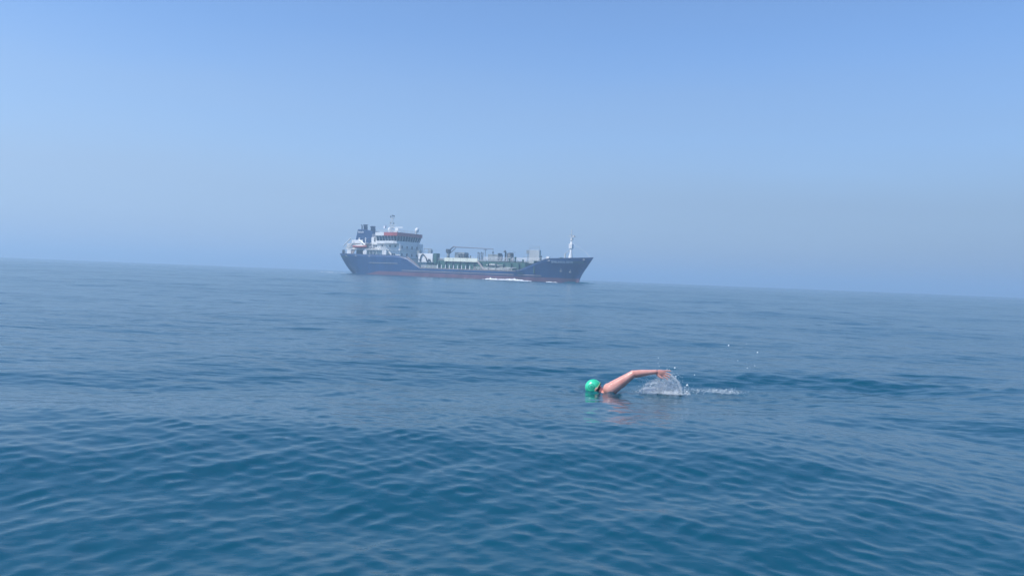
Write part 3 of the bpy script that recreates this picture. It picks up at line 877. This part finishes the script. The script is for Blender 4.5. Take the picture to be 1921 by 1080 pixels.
MB().tube([(-8.8, -1.2, 15.5), (-8.8, -1.2, 16.5)], .25, 8).ball((-8.8, -1.2, 17.0), (.62, .62, .75), 12, 8).build("radome", M['white'], house, True)
MB().box((-6.5, -1.4, 15.5), (-5.0, -.6, 16.3)).build("signal_locker", M['offwhite'], house)
MB().tube([(1.0, 2.6, 15.5), (1.1, 2.6, 16.4)], .22, 8).ball((1.3, 2.6, 17.0), (.75, .75, .95), 14, 10).build("satellite_dome", M['white'], house, True)

# flag flying from the mast halyard (its own thing)
def flag():
    m, t, b = new_mat("flag_cloth")
    N, L = t.nodes, t.links
    tc = N.new("ShaderNodeTexCoord"); sp = N.new("ShaderNodeSeparateXYZ"); L.new(tc.outputs["Object"], sp.inputs[0])
    r = N.new("ShaderNodeValToRGB"); r.color_ramp.interpolation = 'CONSTANT'
    r.color_ramp.elements[0].position = 0; r.color_ramp.elements[0].color = (.75, .76, .78, 1)
    r.color_ramp.elements[1].position = .5; r.color_ramp.elements[1].color = (.02, .05, .16, 1)
    mr = N.new("ShaderNodeMapRange"); mr.inputs[1].default_value = -.7; mr.inputs[2].default_value = .7
    L.new(sp.outputs[0], mr.inputs[0]); L.new(mr.outputs[0], r.inputs[0]); L.new(r.outputs[0], b.inputs["Base Color"])
    b.inputs["Roughness"].default_value = .8
    mb = MB(); nx, nz = 12, 6
    for k in range(nz + 1):
        for i in range(nx + 1):
            x = -.7 + 1.4 * i / nx
            mb.v.append((x, .15 * sin(x * 5 + k * .3), .9 * k / nz + .35 * x))
    for k in range(nz):
        for i in range(nx):
            a = k * (nx + 1) + i; mb.f.append((a, a + 1, a + nx + 2, a + nx + 1))
    o = mb.build("flag", m, None, True)
    md = o.modifiers.new("thick", 'SOLIDIFY'); md.thickness = .02
    R = Matrix.Rotation(SHIP_RZ, 3, 'Z')
    o.location = SHIP_O + R @ Vector((-12.1, 0, 17.6)); o.rotation_euler = (0, 0, SHIP_RZ)
    tag(o, "small white and dark flag flying between the funnels and the mast of the tanker", "flag")
    MB().tube([(-9.0, 0, 20.5), (-12.8, 0, 15.4)], .025, 4).build("halyard", M['offwhite'], ship)
flag()

# lifeboat hanging in the davits (its own thing)
def lifeboat():
    R = Matrix.Rotation(SHIP_RZ, 3, 'Z')
    root = empty("lifeboat", SHIP_O + R @ Vector((-18.0, -7.0, 9.55)), SHIP_RZ)
    tag(root, "faded red lifeboat with pale canopy hanging in white davits below the funnel of the tanker", "lifeboat")
    mb = MB(); xs = np.linspace(-3.6, 3.6, 13)
    for x in xs:
        t = abs(x) / 3.6; w = 1.05 * (1 - t ** 3) + .05; top = .95 + .25 * t * t
        for a in np.linspace(0, pi, 9):
            mb.v.append((x, -w * cos(a), top - top * (1 - .35 * t ** 3) * sin(a) ** .8))
    for i in range(len(xs) - 1):
        for k in range(8):
            a = i * 9 + k; mb.f.append((a, a + 1, a + 10, a + 9))
    for i in range(len(xs) - 1): mb.f.append((i * 9, i * 9 + 9, i * 9 + 17, i * 9 + 8))
    mb.build("hull", M['orange'], root, True)
    MB().ball((0, 0, .95), (2.9, .9, .6), 16, 8).build("canopy", M['offwhite'], root, True)
    MB().box((.6, -.4, 1.35), (1.5, .4, 1.8)).build("conning_hatch", M['offwhite'], root, bevel=.08)
    MB().tube([(-3.0, 0, 1.2), (-3.0, 0, 2.6)], .05, 5).tube([(3.0, 0, 1.2), (3.0, 0, 1.9)], .05, 5).build("fall_wire", M['dark'], root)
lifeboat()

# ------------------------------------------------------------------ foam at the ship
def foam_material(name, col=(.78, .82, .84), lo=.42, hi=.6, scale=6.0, stretch=(1, 1, 1), maxa=1.0):
    m, t, b = new_mat(name)
    N, L = t.nodes, t.links
    tc = N.new("ShaderNodeTexCoord")
    mp = N.new("ShaderNodeMapping"); mp.inputs["Scale"].default_value = stretch
    L.new(tc.outputs["Object"], mp.inputs[0])
    n1 = N.new("ShaderNodeTexNoise"); n1.inputs["Scale"].default_value = scale; n1.inputs["Detail"].default_value = 7; n1.inputs["Roughness"].default_value = .65
    L.new(mp.outputs[0], n1.inputs[0])
    at = N.new("ShaderNodeAttribute"); at.attribute_name = "edge"
    ad = N.new("ShaderNodeMath"); ad.operation = 'ADD'; L.new(n1.outputs[0], ad.inputs[0]); L.new(at.outputs["Fac"], ad.inputs[1])
    mr = N.new("ShaderNodeMapRange"); mr.inputs[1].default_value = lo; mr.inputs[2].default_value = hi; mr.inputs[4].default_value = maxa
    L.new(ad.outputs[0], mr.inputs[0]); L.new(mr.outputs[0], b.inputs["Alpha"])
    b.inputs["Base Color"].default_value = (*col, 1); b.inputs["Roughness"].default_value = .7
    b.inputs["Subsurface Weight"].default_value = 0.0
    return m

def ridge(name, path, width, height, mat, parent=None, nseg=60, seed=1, nw=8):
    """lumpy ridge of foam along a path of (x, y): tapered ends, uneven crest"""
    r2 = np.random.default_rng(seed)
    P_ = np.array(path, float); t = np.linspace(0, 1, nseg)
    d = np.r_[0, np.cumsum(np.hypot(*np.diff(P_, axis=0).T))]; d /= d[-1]
    px, py = np.interp(t, d, P_[:, 0]), np.interp(t, d, P_[:, 1])
    tx, ty = np.gradient(px), np.gradient(py); l = np.hypot(tx, ty); nx, ny = -ty / l, tx / l
    n1 = np.convolve(r2.normal(size=nseg + 8), np.ones(9) / 9, 'valid') * 1.2
    hh = height * np.sin(pi * t) ** .7 * np.clip(1 + .6 * n1, .4, 1.5)
    mb = MB(); edge = []
    for i in range(nseg):
        for k in range(nw + 1):
            v = k / nw * 2 - 1
            w = width * (.25 + .75 * math.sin(pi * t[i]) ** .6)
            z = hh[i] * (1 - v * v) * (1 + .3 * r2.normal()) - .04
            mb.v.append((px[i] + nx[i] * w * v, py[i] + ny[i] * w * v, z))
            edge.append(.25 * (1 - abs(v)) - .12 * (abs(v) ** 3) - .2 * max(0, 1 - 8 * min(t[i], 1 - t[i])))
    for i in range(nseg - 1):
        for k in range(nw):
            a = i * (nw + 1) + k; mb.f.append((a, a + 1, a + nw + 2, a + nw + 1))
    me = bpy.data.meshes.new(name); me.from_pydata(mb.v, [], mb.f); me.update()
    at = me.attributes.new("edge", 'FLOAT', 'POINT'); at.data.foreach_set("value", np.array(edge, np.float32))
    return link(name, me, mat, parent, True)
foam_far = foam_material("wake_foam", scale=1.2, lo=.36, hi=.5)
R33 = Matrix.Rotation(SHIP_RZ, 3, 'Z')
def ship_stuff(o, lab):
    o.location = SHIP_O; o.rotation_euler = (0, 0, SHIP_RZ); o.location.z = 0.02
    tag(o, lab, kind="stuff"); return o
ship_stuff(ridge("bow_wave_foam", [(60, -8.6), (54, -9.3), (47, -9.9), (38, -9.6)], .9, .50, foam_far, seed=3), "white foam of the bow wave breaking along the tanker's side")
ship_stuff(ridge("side_foam", [(38, -9.2), (30, -9.2)], .5, .28, foam_far, seed=5), "thin foam streak along the tanker's red boot top")
ship_stuff(ridge("bow_foam_streak", [(66.5, -5.2), (62, -7.2)], .3, .18, foam_far, seed=6), "short foam streak under the tanker's bow")
ship_stuff(ridge("stern_wake_foam", [(-25, -3.5), (-33, -4), (-48, -2)], 1.3, .25, foam_far, seed=8), "white propeller wake behind the tanker's stern")
# dark smooth hump of water pushed ahead of the stem
bw = ridge("bow_wave", [(67, -4.6), (71.2, -1.6), (73.2, 0.2), (76.8, 1.2)], 1.2, .42, M['water'], seed=9, nseg=60, nw=14)
_me = bw.data
_at = _me.attributes.new("ripple", 'FLOAT', 'POINT'); _at.data.foreach_set("value", np.full(len(_me.vertices), .12, np.float32))
ship_stuff(bw, "smooth dark bow wave pushed up ahead of the tanker's stem")

# ------------------------------------------------------------------ swimmer
def skin_material():
    m, t, b = new_mat("wet_skin")
    N, L = t.nodes, t.links
    tc = N.new("ShaderNodeTexCoord")
    n1 = N.new("ShaderNodeTexNoise"); n1.inputs["Scale"].default_value = 9; n1.inputs["Detail"].default_value = 5
    L.new(tc.outputs["Object"], n1.inputs[0])
    r = N.new("ShaderNodeValToRGB")
    r.color_ramp.elements[0].position = .3; r.color_ramp.elements[1].position = .7
    r.color_ramp.elements[0].color = (.66, .29, .23, 1); r.color_ramp.elements[1].color = (.78, .43, .36, 1)
    L.new(n1.outputs[0], r.inputs[0]); L.new(r.outputs[0], b.inputs["Base Color"])
    b.inputs["Subsurface Weight"].default_value = .12
    b.inputs["Subsurface Radius"].default_value = (.012, .005, .003)
    b.inputs["Subsurface Scale"].default_value = .6
    n2 = N.new("ShaderNodeTexNoise"); n2.inputs["Scale"].default_value = 60; n2.inputs["Detail"].default_value = 4
    L.new(tc.outputs["Object"], n2.inputs[0])
    mr = N.new("ShaderNodeMapRange"); mr.inputs[3].default_value = .10; mr.inputs[4].default_value = .38
    L.new(n2.outputs[0], mr.inputs[0]); L.new(mr.outputs[0], b.inputs["Roughness"])
    bp = N.new("ShaderNodeBump"); bp.inputs["Strength"].default_value = .25; bp.inputs["Distance"].default_value = .004
    L.new(n2.outputs[0], bp.inputs["Height"]); L.new(bp.outputs[0], b.inputs["Normal"])
    return m

def capsule_chain(mb, pts, rs, n=16, flat=None):
    """overlapping balls and tapered links along a joint chain; union comes from the voxel remesh"""
    for p, r in zip(pts, rs): mb.ball(p, r, n, 10)
    for a, b, ra, rb in zip(pts[:-1], pts[1:], rs[:-1], rs[1:]):
        mb.tube([a, b], [ra, rb], n)

def rot_to(xdir, zhint=(0, 0, 1)):
    x = Vector(xdir).normalized(); y = Vector(zhint).cross(x).normalized(); z = x.cross(y)
    return Matrix(((x.x, y.x, z.x), (x.y, y.y, z.y), (x.z, y.z, z.z)))

def build_swimmer():
    root = empty("person", (SW[0], SW[1], 0.0))
    tag(root, "swimmer in green cap doing front crawl with left arm out of the water", "person")
    mb = MB()
    # trunk: near shoulder rolled up
    capsule_chain(mb, [(-.02, .02, .028), (.02, .10, -.06), (.03, .22, -.13), (-.03, .33, -.17)], [.074, .085, .095, .07])
    mb.ball((.10, .17, -.15), (.23, .175, .115), 24, 14)
    mb.ball((.28, .18, -.18), (.24, .155, .105), 24, 14)
    mb.ball((.50, .19, -.21), (.17, .165, .11), 24, 14)
    # legs trailing under water
    capsule_chain(mb, [(.52, .12, -.22), (.74, .11, -.27), (.96, .11, -.33), (1.15, .12, -.33), (1.36, .12, -.30)], [.095, .078, .056, .055, .036], 14)
    capsule_chain(mb, [(.52, .27, -.22), (.75, .28, -.22), (.97, .28, -.26), (1.16, .28, -.31), (1.37, .28, -.36)], [.095, .078, .056, .055, .036], 14)
    mb.ball((1.45, .12, -.31), (.11, .04, .03), 12, 8); mb.ball((1.46, .28, -.38), (.11, .04, .03), 12, 8)
    # far arm reaching forward under water
    capsule_chain(mb, [(-.03, .34, -.17), (-.18, .36, -.21), (-.31, .37, -.24), (-.43, .37, -.27), (-.56, .36, -.31)], [.068, .055, .045, .042, .028], 14)
    mb.ball((-.62, .36, -.33), (.055, .042, .017), 12, 8)
    for k in range(4):
        y = .325 + k * .022
        capsule_chain(mb, [(-.65, y, -.335), (-.70, y, -.35), (-.735, y, -.36)], [.0095, .0085, .0075], 8)
    # neck
    capsule_chain(mb, [(.0, .15, -.10), (-.09, .155, -.055), (-.14, .16, -.01)], [.072, .062, .062])
    mb.ball((-.06, .09, -.075), (.09, .07, .05), 16, 10)       # trapezius towards the raised shoulder
    # head: skull, jaw, brow, nose, ears; looks down and a little ahead
    hc = Vector((-.200, .16, .022))
    mb.ball(hc, (.098, .077, .098), 24, 16)
    fdir = Vector((-.45, 0, -.89)).normalized(); cdir = Vector((-.89, 0, .45)).normalized()
    mb.ball(hc + fdir * .045 - cdir * .045, (.062, .056, .068), 18, 12)
    mb.ball(hc + fdir * .10 - cdir * .02, (.016, .013, .022), 10, 8)        # nose
    mb.ball(hc + fdir * .095 - cdir * .062, (.014, .022, .012), 10, 8)      # mouth
    mb.ball(hc + fdir * .088 + cdir * .012, (.02, .045, .016), 12, 8)       # brow
    for s in (-1, 1):
        mb.ball(hc + Vector((0, s * .079, 0)) - cdir * .03 + fdir * .0, (.018, .008, .026), 10, 8, rot_to(cdir))
    # near arm: shoulder, upper arm, elbow, forearm, wrist
    S = Vector((.005, .0, .030)); E = Vector((.275, -.02, .232)); Wr = Vector((.560, .0, .268))
    up = E - S
    pts = [S, S + up * .18, S + up * .38, S + up * .6, S + up * .82, E]
    capsule_chain(mb, pts, [.082, .080, .071, .063, .053, .048], 18)
    mb.ball(S + up * .42 + Vector((.012, 0, -.018)), (.10, .055, .052), 16, 10, rot_to(up))       # triceps
    mb.ball(S + up * .12 + Vector((-.015, -.01, .012)), (.085, .065, .062), 16, 10, rot_to(up))  # deltoid
    fo_ = Wr - E
    pts = [E, E + fo_ * .14 + Vector((0, 0, -.002)), E + fo_ * .3, E + fo_ * .55, E + fo_ * .8, Wr]
    capsule_chain(mb, pts, [.047, .048, .046, .040, .032, .028], 18)
    mb.ball(E + fo_ * .28 + Vector((0, 0, -.012)), (.095, .038, .036), 16, 10, rot_to(fo_))
    mb.ball(E + Vector((.004, -.012, .022)), (.028, .022, .022), 12, 8)          # point of the elbow
    mb.ball(S + up * .5 + Vector((-.012, -.02, .020)), (.085, .036, .034), 16, 10, rot_to(up))   # biceps
    # hand: palm seen broadside, fingers spread
    hd = Vector((1, 0, -.10)).normalized(); hu = Vector((.10, 0, 1)).normalized()
    palm = Wr + hd * .055 + hu * -.008
    mb.ball(palm, (.058, .017, .043), 18, 10, rot_to(hd))
    mb.ball(palm + hd * .018, (.042, .015, .045), 16, 10, rot_to(hd))
    fingers = (  # base along hu, spread angle, lengths, bend
        (.034, 12, (.040, .025, .020), -5),
        (.013, -3, (.044, .028, .021), -9),
        (-.010, -12, (.041, .026, .021), -10),
        (-.031, -21, (.032, .020, .018), -9))
    for off, ang, ls, bend in fingers:
        p = palm + hd * .022 + hu * off * .7
        a = radians(ang); d = hd * cos(a) + hu * sin(a)
        chain = [p, palm + hd * .047 + hu * off]
        a2 = a
        yb = 0.0
        for l in ls:
            d = hd * cos(a2) + hu * sin(a2)
            chain.append(chain[-1] + d * l + Vector((0, -.004, 0))); a2 += radians(bend)
        capsule_chain(mb, chain, [.0105, .0105, .0095, .0088, .0075], 10)
    # thumb from the lower side of the palm near its base
    tb = Wr + hd * .022 - hu * .022
    capsule_chain(mb, [tb, tb + hd * .028 - hu * .028 + Vector((0, -.012, 0)), tb + hd * .058 - hu * .040 + Vector((0, -.020, 0)), tb + hd * .082 - hu * .042 + Vector((0, -.022, 0))], [.016, .0125, .011, .0085], 10)
    me = mb.mesh("body")
    o = link("body", me, skin_material(), root, True)
    rm = o.modifiers.new("union", 'REMESH'); rm.mode = 'VOXEL'; rm.voxel_size = .0042; rm.use_smooth_shade = True
    sm = o.modifiers.new("soften", 'SMOOTH'); sm.iterations = 5; sm.factor = .5
    # bake so the body is one mesh
    dg = bpy.context.evaluated_depsgraph_get()
    baked = bpy.data.meshes.new_from_object(o.evaluated_get(dg))
    for p in baked.polygons: p.use_smooth = True
    o.modifiers.clear(); o.data = baked

    # cap
    mcap, t, b = new_mat("silicone_cap")
    N, L = t.nodes, t.links
    tc = N.new("ShaderNodeTexCoord")
    # dark printed ring with a wavy stroke on the side of the cap
    def vdist(c, sc=(1, 1, 1)):
        mp = N.new("ShaderNodeMapping"); mp.vector_type = 'POINT'
        mp.inputs["Location"].default_value = (-c[0] * sc[0], -c[1] * sc[1], -c[2] * sc[2]); mp.inputs["Scale"].default_value = sc
        L.new(tc.outputs["Object"], mp.inputs[0])
        ln = N.new("ShaderNodeVectorMath"); ln.operation = 'LENGTH'; L.new(mp.outputs[0], ln.inputs[0]); return ln.outputs["Value"]
    d = vdist((-.232, .16, .036), (1, 0, 1))
    def band(src, c, w):
        s_ = N.new("ShaderNodeMath"); s_.operation = 'SUBTRACT'; s_.inputs[1].default_value = c; L.new(src, s_.inputs[0])
        a_ = N.new("ShaderNodeMath"); a_.operation = 'ABSOLUTE'; L.new(s_.outputs[0], a_.inputs[0])
        l_ = N.new("ShaderNodeMath"); l_.operation = 'LESS_THAN'; l_.inputs[1].default_value = w; L.new(a_.outputs[0], l_.inputs[0]); return l_.outputs[0]
    b1 = band(d, .034, .0055); b2 = band(d, .008, .011)
    mxm = N.new("ShaderNodeMath"); mxm.operation = 'MAXIMUM'; L.new(b1, mxm.inputs[0]); L.new(b2, mxm.inputs[1])
    fac = N.new("ShaderNodeMath"); fac.operation = 'MULTIPLY'; fac.inputs[1].default_value = .62; L.new(mxm.outputs[0], fac.inputs[0])
    mix = N.new("ShaderNodeMix"); mix.data_type = 'RGBA'
    nc = N.new("ShaderNodeTexNoise"); nc.inputs["Scale"].default_value = 14
    rc = N.new("ShaderNodeValToRGB")
    rc.color_ramp.elements[0].position = .35; rc.color_ramp.elements[1].position = .7
    rc.color_ramp.elements[0].color = (.04, .56, .30, 1); rc.color_ramp.elements[1].color = (.07, .70, .42, 1)
    L.new(tc.outputs["Object"], nc.inputs[0]); L.new(nc.outputs[0], rc.inputs[0])
    L.new(fac.outputs[0], mix.inputs[0]); L.new(rc.outputs[0], mix.inputs[6]); mix.inputs[7].default_value = (.01, .14, .12, 1)
    L.new(mix.outputs[2], b.inputs["Base Color"])
    b.inputs["Roughness"].default_value = .28
    bp = N.new("ShaderNodeBump"); bp.inputs["Strength"].default_value = .9; bp.inputs["Distance"].default_value = .012
    L.new(nc.outputs[0], bp.inputs["Height"]); L.new(bp.outputs[0], b.inputs["Normal"])
    bmc = bmesh.new()
    bmesh.ops.create_uvsphere(bmc, u_segments=48, v_segments=32, radius=1)
    for v in bmc.verts: v.co = Vector((v.co.x * .106, v.co.y * .084, v.co.z * .102)) + hc
    nrm = Vector((.80, 0, -.60)).normalized()        # away from the capped side
    bmesh.ops.bisect_plane(bmc, geom=bmc.verts[:] + bmc.edges[:] + bmc.faces[:], plane_co=hc + nrm * .030, plane_no=nrm, clear_outer=True)
    me = bpy.data.meshes.new("swim_cap"); bmc.to_mesh(me); bmc.free()
    cap = link("swim_cap", me, mcap, root, True)
    so = cap.modifiers.new("thick", 'SOLIDIFY'); so.thickness = .003
    cap["label"] = "green silicone swimming cap with dark print"
    # rolled pale rim
    a = Vector((.60, 0, .80)).normalized(); rr = math.sqrt(max(0, 1 - (.030 / .105) ** 2))
    ring = [hc + nrm * .030 + a * (.105 * rr * cos(t_)) + Vector((0, .084 * rr * sin(t_), 0)) for t_ in np.linspace(0, 2 * pi, 33)]
    rim_m = paint("cap_rim", (.42, .60, .26), .4, .05, 8)
    MB().tube(ring, .0042, 6, cap=False).build("cap_rim", rim_m, cap, True)
    # wet hair at the nape under the cap
    MB().ball(hc + nrm * .04 + a * .012, (.063, .074, .07), 20, 14).ball(hc + nrm * .078 + a * .02, (.04, .055, .045), 16, 10).build("hair", paint("wet_dark_hair", (.035, .028, .025), .35, .3, 40, bump=.6), root, True)
    # goggles: strap round the head, two lenses
    gm = glassy("goggle_black", (.015, .015, .018), .2)
    c2 = hc + cdir * -.005
    gl = MB()
    ringp = [c2 + nrm * .036 + a * (.1 * cos(t_)) + Vector((0, .083 * sin(t_), 0)) for t_ in np.linspace(0, 2 * pi, 33)]
    gl.tube(ringp, .005, 6, cap=False)
    gog = gl.build("goggles", gm, root, True)
    for s in (-1, 1):
        MB().ball(hc + fdir * .098 + Vector((0, s * .032, 0)), (.024, .024, .012), 12, 8, rot_to(cdir)).build("lens", gm, gog, True)
build_swimmer()

# ------------------------------------------------------------------ splash
def spray_material():
    m, t, b = new_mat("spray_drops")
    b.inputs["Base Color"].default_value = (.86, .92, .95, 1)
    b.inputs["Roughness"].default_value = .08
    b.inputs["IOR"].default_value = 1.33
    b.inputs["Transmission Weight"].default_value = .15
    return m
spray = spray_material()

def droplets(name, items, mat, label):
    oc_v = np.array([(1, 0, 0), (-1, 0, 0), (0, 1, 0), (0, -1, 0), (0, 0, 1), (0, 0, -1)], float)
    oc_f = np.array([(0, 2, 4), (2, 1, 4), (1, 3, 4), (3, 0, 4), (2, 0, 5), (1, 2, 5), (3, 1, 5), (0, 3, 5)])
    it = np.array(items)
    V = (it[:, None, :3] + oc_v[None] * it[:, None, 3:4]).reshape(-1, 3)
    Fa = (oc_f[None] + 6 * np.arange(len(it))[:, None, None]).reshape(-1, 3)
    me = bpy.data.meshes.new(name); me.from_pydata(V.tolist(), [], Fa.tolist()); me.update()
    o = link(name, me, mat, None, True)
    o.location = (SW[0], SW[1], 0)
    tag(o, label, kind="stuff")
    return o

def film_mesh(name, nu, nv, fn, mat, label):
    vs = []; edge = []
    for i in range(nu + 1):
        for j in range(nv + 1):
            p, e = fn(i / nu, j / nv); vs.append(tuple(p)); edge.append(e)
    fs = [(i * (nv + 1) + j, i * (nv + 1) + j + 1, (i + 1) * (nv + 1) + j + 1, (i + 1) * (nv + 1) + j) for i in range(nu) for j in range(nv)]
    me = bpy.data.meshes.new(name); me.from_pydata(vs, [], fs); me.update()
    at = me.attributes.new("edge", 'FLOAT', 'POINT'); at.data.foreach_set("value", np.array(edge, np.float32))
    o = link(name, me, mat, None, True); o.location = (SW[0], SW[1], 0)
    tag(o, label, kind="stuff")
    return o

film = foam_material("water_film", (.86, .90, .93), .34, .74, 18.0, (1.0, 1.0, 1.0), .9)
def smooth_noise(seed, n=7):
    r3 = np.random.default_rng(seed); w = [(r3.uniform(2, 14), r3.uniform(2, 14), r3.uniform(0, 6.3), r3.uniform(.3, 1)) for _ in range(n)]
    return lambda a, b: sum(c * math.sin(p * a + q * b + s) for p, q, s, c in w) / n
# curtains of water thrown up and back behind the hand, each a bulging sheet
def curtain(x0, x1, h, y0, seed, lean):
    nz = smooth_noise(seed); n2 = smooth_noise(seed + 50)
    def fn(u, v):
        top = h * (math.sin(pi * (0.08 + .92 * u) ** 1.4) ** .6) * (1 + .25 * n2(u * 2, 0))
        x = x0 + (x1 - x0) * u * (1 + .10 * math.sin(pi * min(1, v * 1.25)) - .32 * v ** 2) + lean * v + .03 * nz(u * 2, v * 2) - .05 * u * max(0, .3 - v)
        z = -.01 + top * v
        y = y0 + .07 * math.sin(pi * v) * (1 if seed % 2 else -1) + .035 * nz(u, v * 2)
        e = -.03 + .14 * u + .06 * nz(u * 5, v * 4) - .32 * max(0, v - .65) / .35 - .25 * max(0, .15 - u) / .15 - .55 * max(0, u - .72) / .28
        return (x, y, z), e
    return fn
film_mesh("splash_sheet", 40, 24, curtain(.33, .82, .22, .05, 3, .05), film, "thin white curtain of splashed water behind the swimmer's lifted arm")
film_mesh("splash_sheet", 36, 24, curtain(.52, .90, .25, .13, 4, .03), film, "curling sheet of splashed water below the swimmer's hand")
film_mesh("splash_sheet", 30, 20, curtain(.62, .93, .17, -.02, 5, .0), film, "low lump of white water beside the swimmer's hip")

rs = np.random.default_rng(21)
items = []
for _ in range(9000):       # dense mist in the splash, thickest at the right
    a = rs.uniform(0, pi); q = rs.random() ** .5     # filled dome, denser and taller on the right
    x = .66 + .25 * q * cos(a); z = .235 * q * sin(a) * (1.0 if x > .6 else .75)
    if rs.random() < .3: x = .38 + .35 * rs.random(); z = rs.random() ** 1.6 * (.03 + .35 * (x - .38))
    if rs.random() > .35 + (x - .38) * 1.6: continue
    items.append((x + rs.normal() * .01, .06 + rs.normal() * .07, z, rs.lognormal(-6.35, .45)))
for k in range(1800):       # bright outer rim of the arc
    a = rs.uniform(-.15, 1.65); rr = .25 * (1 + rs.normal() * .03)
    items.append((.655 + rr * cos(a) * 1.0, .06 + rs.normal() * .03, max(0, rr * sin(a)), rs.lognormal(-6.2, .45)))
for k in range(14):         # threads of drops drawn out by the hand
    a0 = rs.uniform(.2, 1.6); x0 = rs.uniform(.42, .85)
    for t in np.linspace(0, 1, 60):
        a = a0 + .9 * t; rr = .12 + .14 * rs.random() * 0 + .10 * t
        items.append((x0 - .1 + rr * cos(a), .05 + rs.normal() * .01, max(0, .02 + rr * sin(a) * .9), rs.lognormal(-6.3, .4)))
for k in range(800):        # line of spray along the waterline
    x = .25 + .75 * rs.random() ** .6; items.append((x, -.04 + rs.normal() * .03, abs(rs.normal()) * .016, rs.lognormal(-6.1, .45)))
for k in range(1300):       # spray thrown up where the feet kick
    x = (.88 + .5 * rs.random()) if k % 3 == 0 else 1.52 + rs.normal() * .12; items.append((x, .28 + rs.normal() * .09, abs(rs.normal()) * .022, rs.lognormal(-6.2, .5)))
for k in range(260):        # scattered flecks flung further back
    x = rs.uniform(.4, 2.1); items.append((x, .3 + rs.normal() * .3, rs.uniform(.02, .6) * (1 - abs(x - 1.4) * .3), rs.lognormal(-6.7, .35)))
for k in range(90):         # drips running off the forearm and hand
    x = rs.uniform(.12, .70); items.append((x, -.01 + rs.normal() * .01, rs.uniform(.02, .20), rs.lognormal(-6.0, .35)))
for k in range(70):         # bigger torn drops round the rim of the splash
    a = rs.uniform(-.05, 1.7); rr = .26 + abs(rs.normal()) * .04
    items.append((.64 + rr * cos(a), .05 + rs.normal() * .05, max(.005, rr * sin(a)), rs.lognormal(-5.5, .35)))
droplets("spray", items, spray, "fine white spray around the swimmer's recovering arm")

# larger single drops, each a thing
dropm = MB().ball((0, 0, 0), (1, 1, 1.15), 12, 8).mesh("water_droplet")
glint = glassy("bright_drop", (.92, .96, .98), .1)
def at_px(px, py, y):
    d = _F + (px - 960.5) / F_PX * _r - (py - 540) / F_PX * _u
    t = y / d.y; return Vector((0, 0, CAM_H)) + d * t
DROPS = [  # spots where single drops hang in the air: x, z from the swimmer, size, label
    (1367, 648, 10.2, .0095, "largest bright droplet high above the water behind the swimmer"),
    (1421, 661, 10.2, .0085, "bright droplet farthest behind the swimmer at mid height"),
    (1266, 690, 9.8, .0095, "round droplet just above the swimmer's fingertips"),
    (1268, 706, 9.8, .008, "droplet right beside the swimmer's fingertips"),
    (1235, 659 + 12, 10.1, .005, "small droplet above the swimmer's wrist"),
    (1220, 724, 9.75, .008, "bright droplet in the middle of the splash curtain"),
    (1234, 729, 9.75, .0065, "droplet low in the splash curtain, right of the middle one"),
    (1215, 711, 9.78, .0055, "droplet just under the swimmer's forearm"),
    (1201, 733, 9.7, .0075, "droplet at the waterline below the swimmer's elbow"),
    (1222, 735, 9.7, .006, "droplet at the waterline below the splash curtain"),
    (1303, 703, 10.0, .006, "droplet over the water just right of the splash"),
    (1402, 690, 10.2, .0055, "left one of two small droplets near the wake's far end"),
    (1416, 686, 10.2, .0045, "right one of two small droplets near the wake's far end"),
    (1384, 676, 10.2, .0045, "small droplet midway between the splash and the farthest droplet"),
    (1400, 645, 10.3, .004, "faint topmost droplet behind the swimmer"),
]
for px, py, y, s, lab in DROPS:
    p = at_px(px, py, y)
    o = link("water_droplet", dropm, glint, None, True)
    o.location = p; o.scale = (s, s, s)
    tag(o, lab, "droplet", "droplets flung up behind the swimmer")

# foam patches left on the surface behind the swimmer
foam_near = foam_material("surface_foam", (.75, .80, .82), .50, .74, 38.0, (.6, 1.6, 1), .8)
def near_ridge(name, path, w, h, seed, label, nseg=70, mat=foam_near):
    o = ridge(name, path, w, h, mat, seed=seed, nseg=nseg)
    me = o.data
    co = np.array([v.co[:] for v in me.vertices])
    dz = sea(co[:, 0] + SW[0], co[:, 1] + SW[1])[2]
    for v, d in zip(me.vertices, dz): v.co.z += d + .016
    o.location = (SW[0], SW[1], 0); tag(o, label, kind="stuff")
near_ridge("kick_foam", [(1.22, .30), (1.45, .22), (1.70, .22)], .06, .018, 31, "patch of white foam from the swimmer's kick")
near_ridge("kick_foam", [(.92, .38), (1.1, .46), (1.35, .40)], .07, .014, 32, "thin broken foam between splash and kick")
near_ridge("head_foam", [(-.33, .0), (-.2, -.035), (-.08, .0)], .02, .012, 33, "small foam line where the water meets the swimmer's head", 40)
near_ridge("arm_foam", [(.2, -.05), (.45, -.09), (.75, -.07), (.95, .0)], .05, .012, 34, "white foam under the splash beside the swimmer", 60)
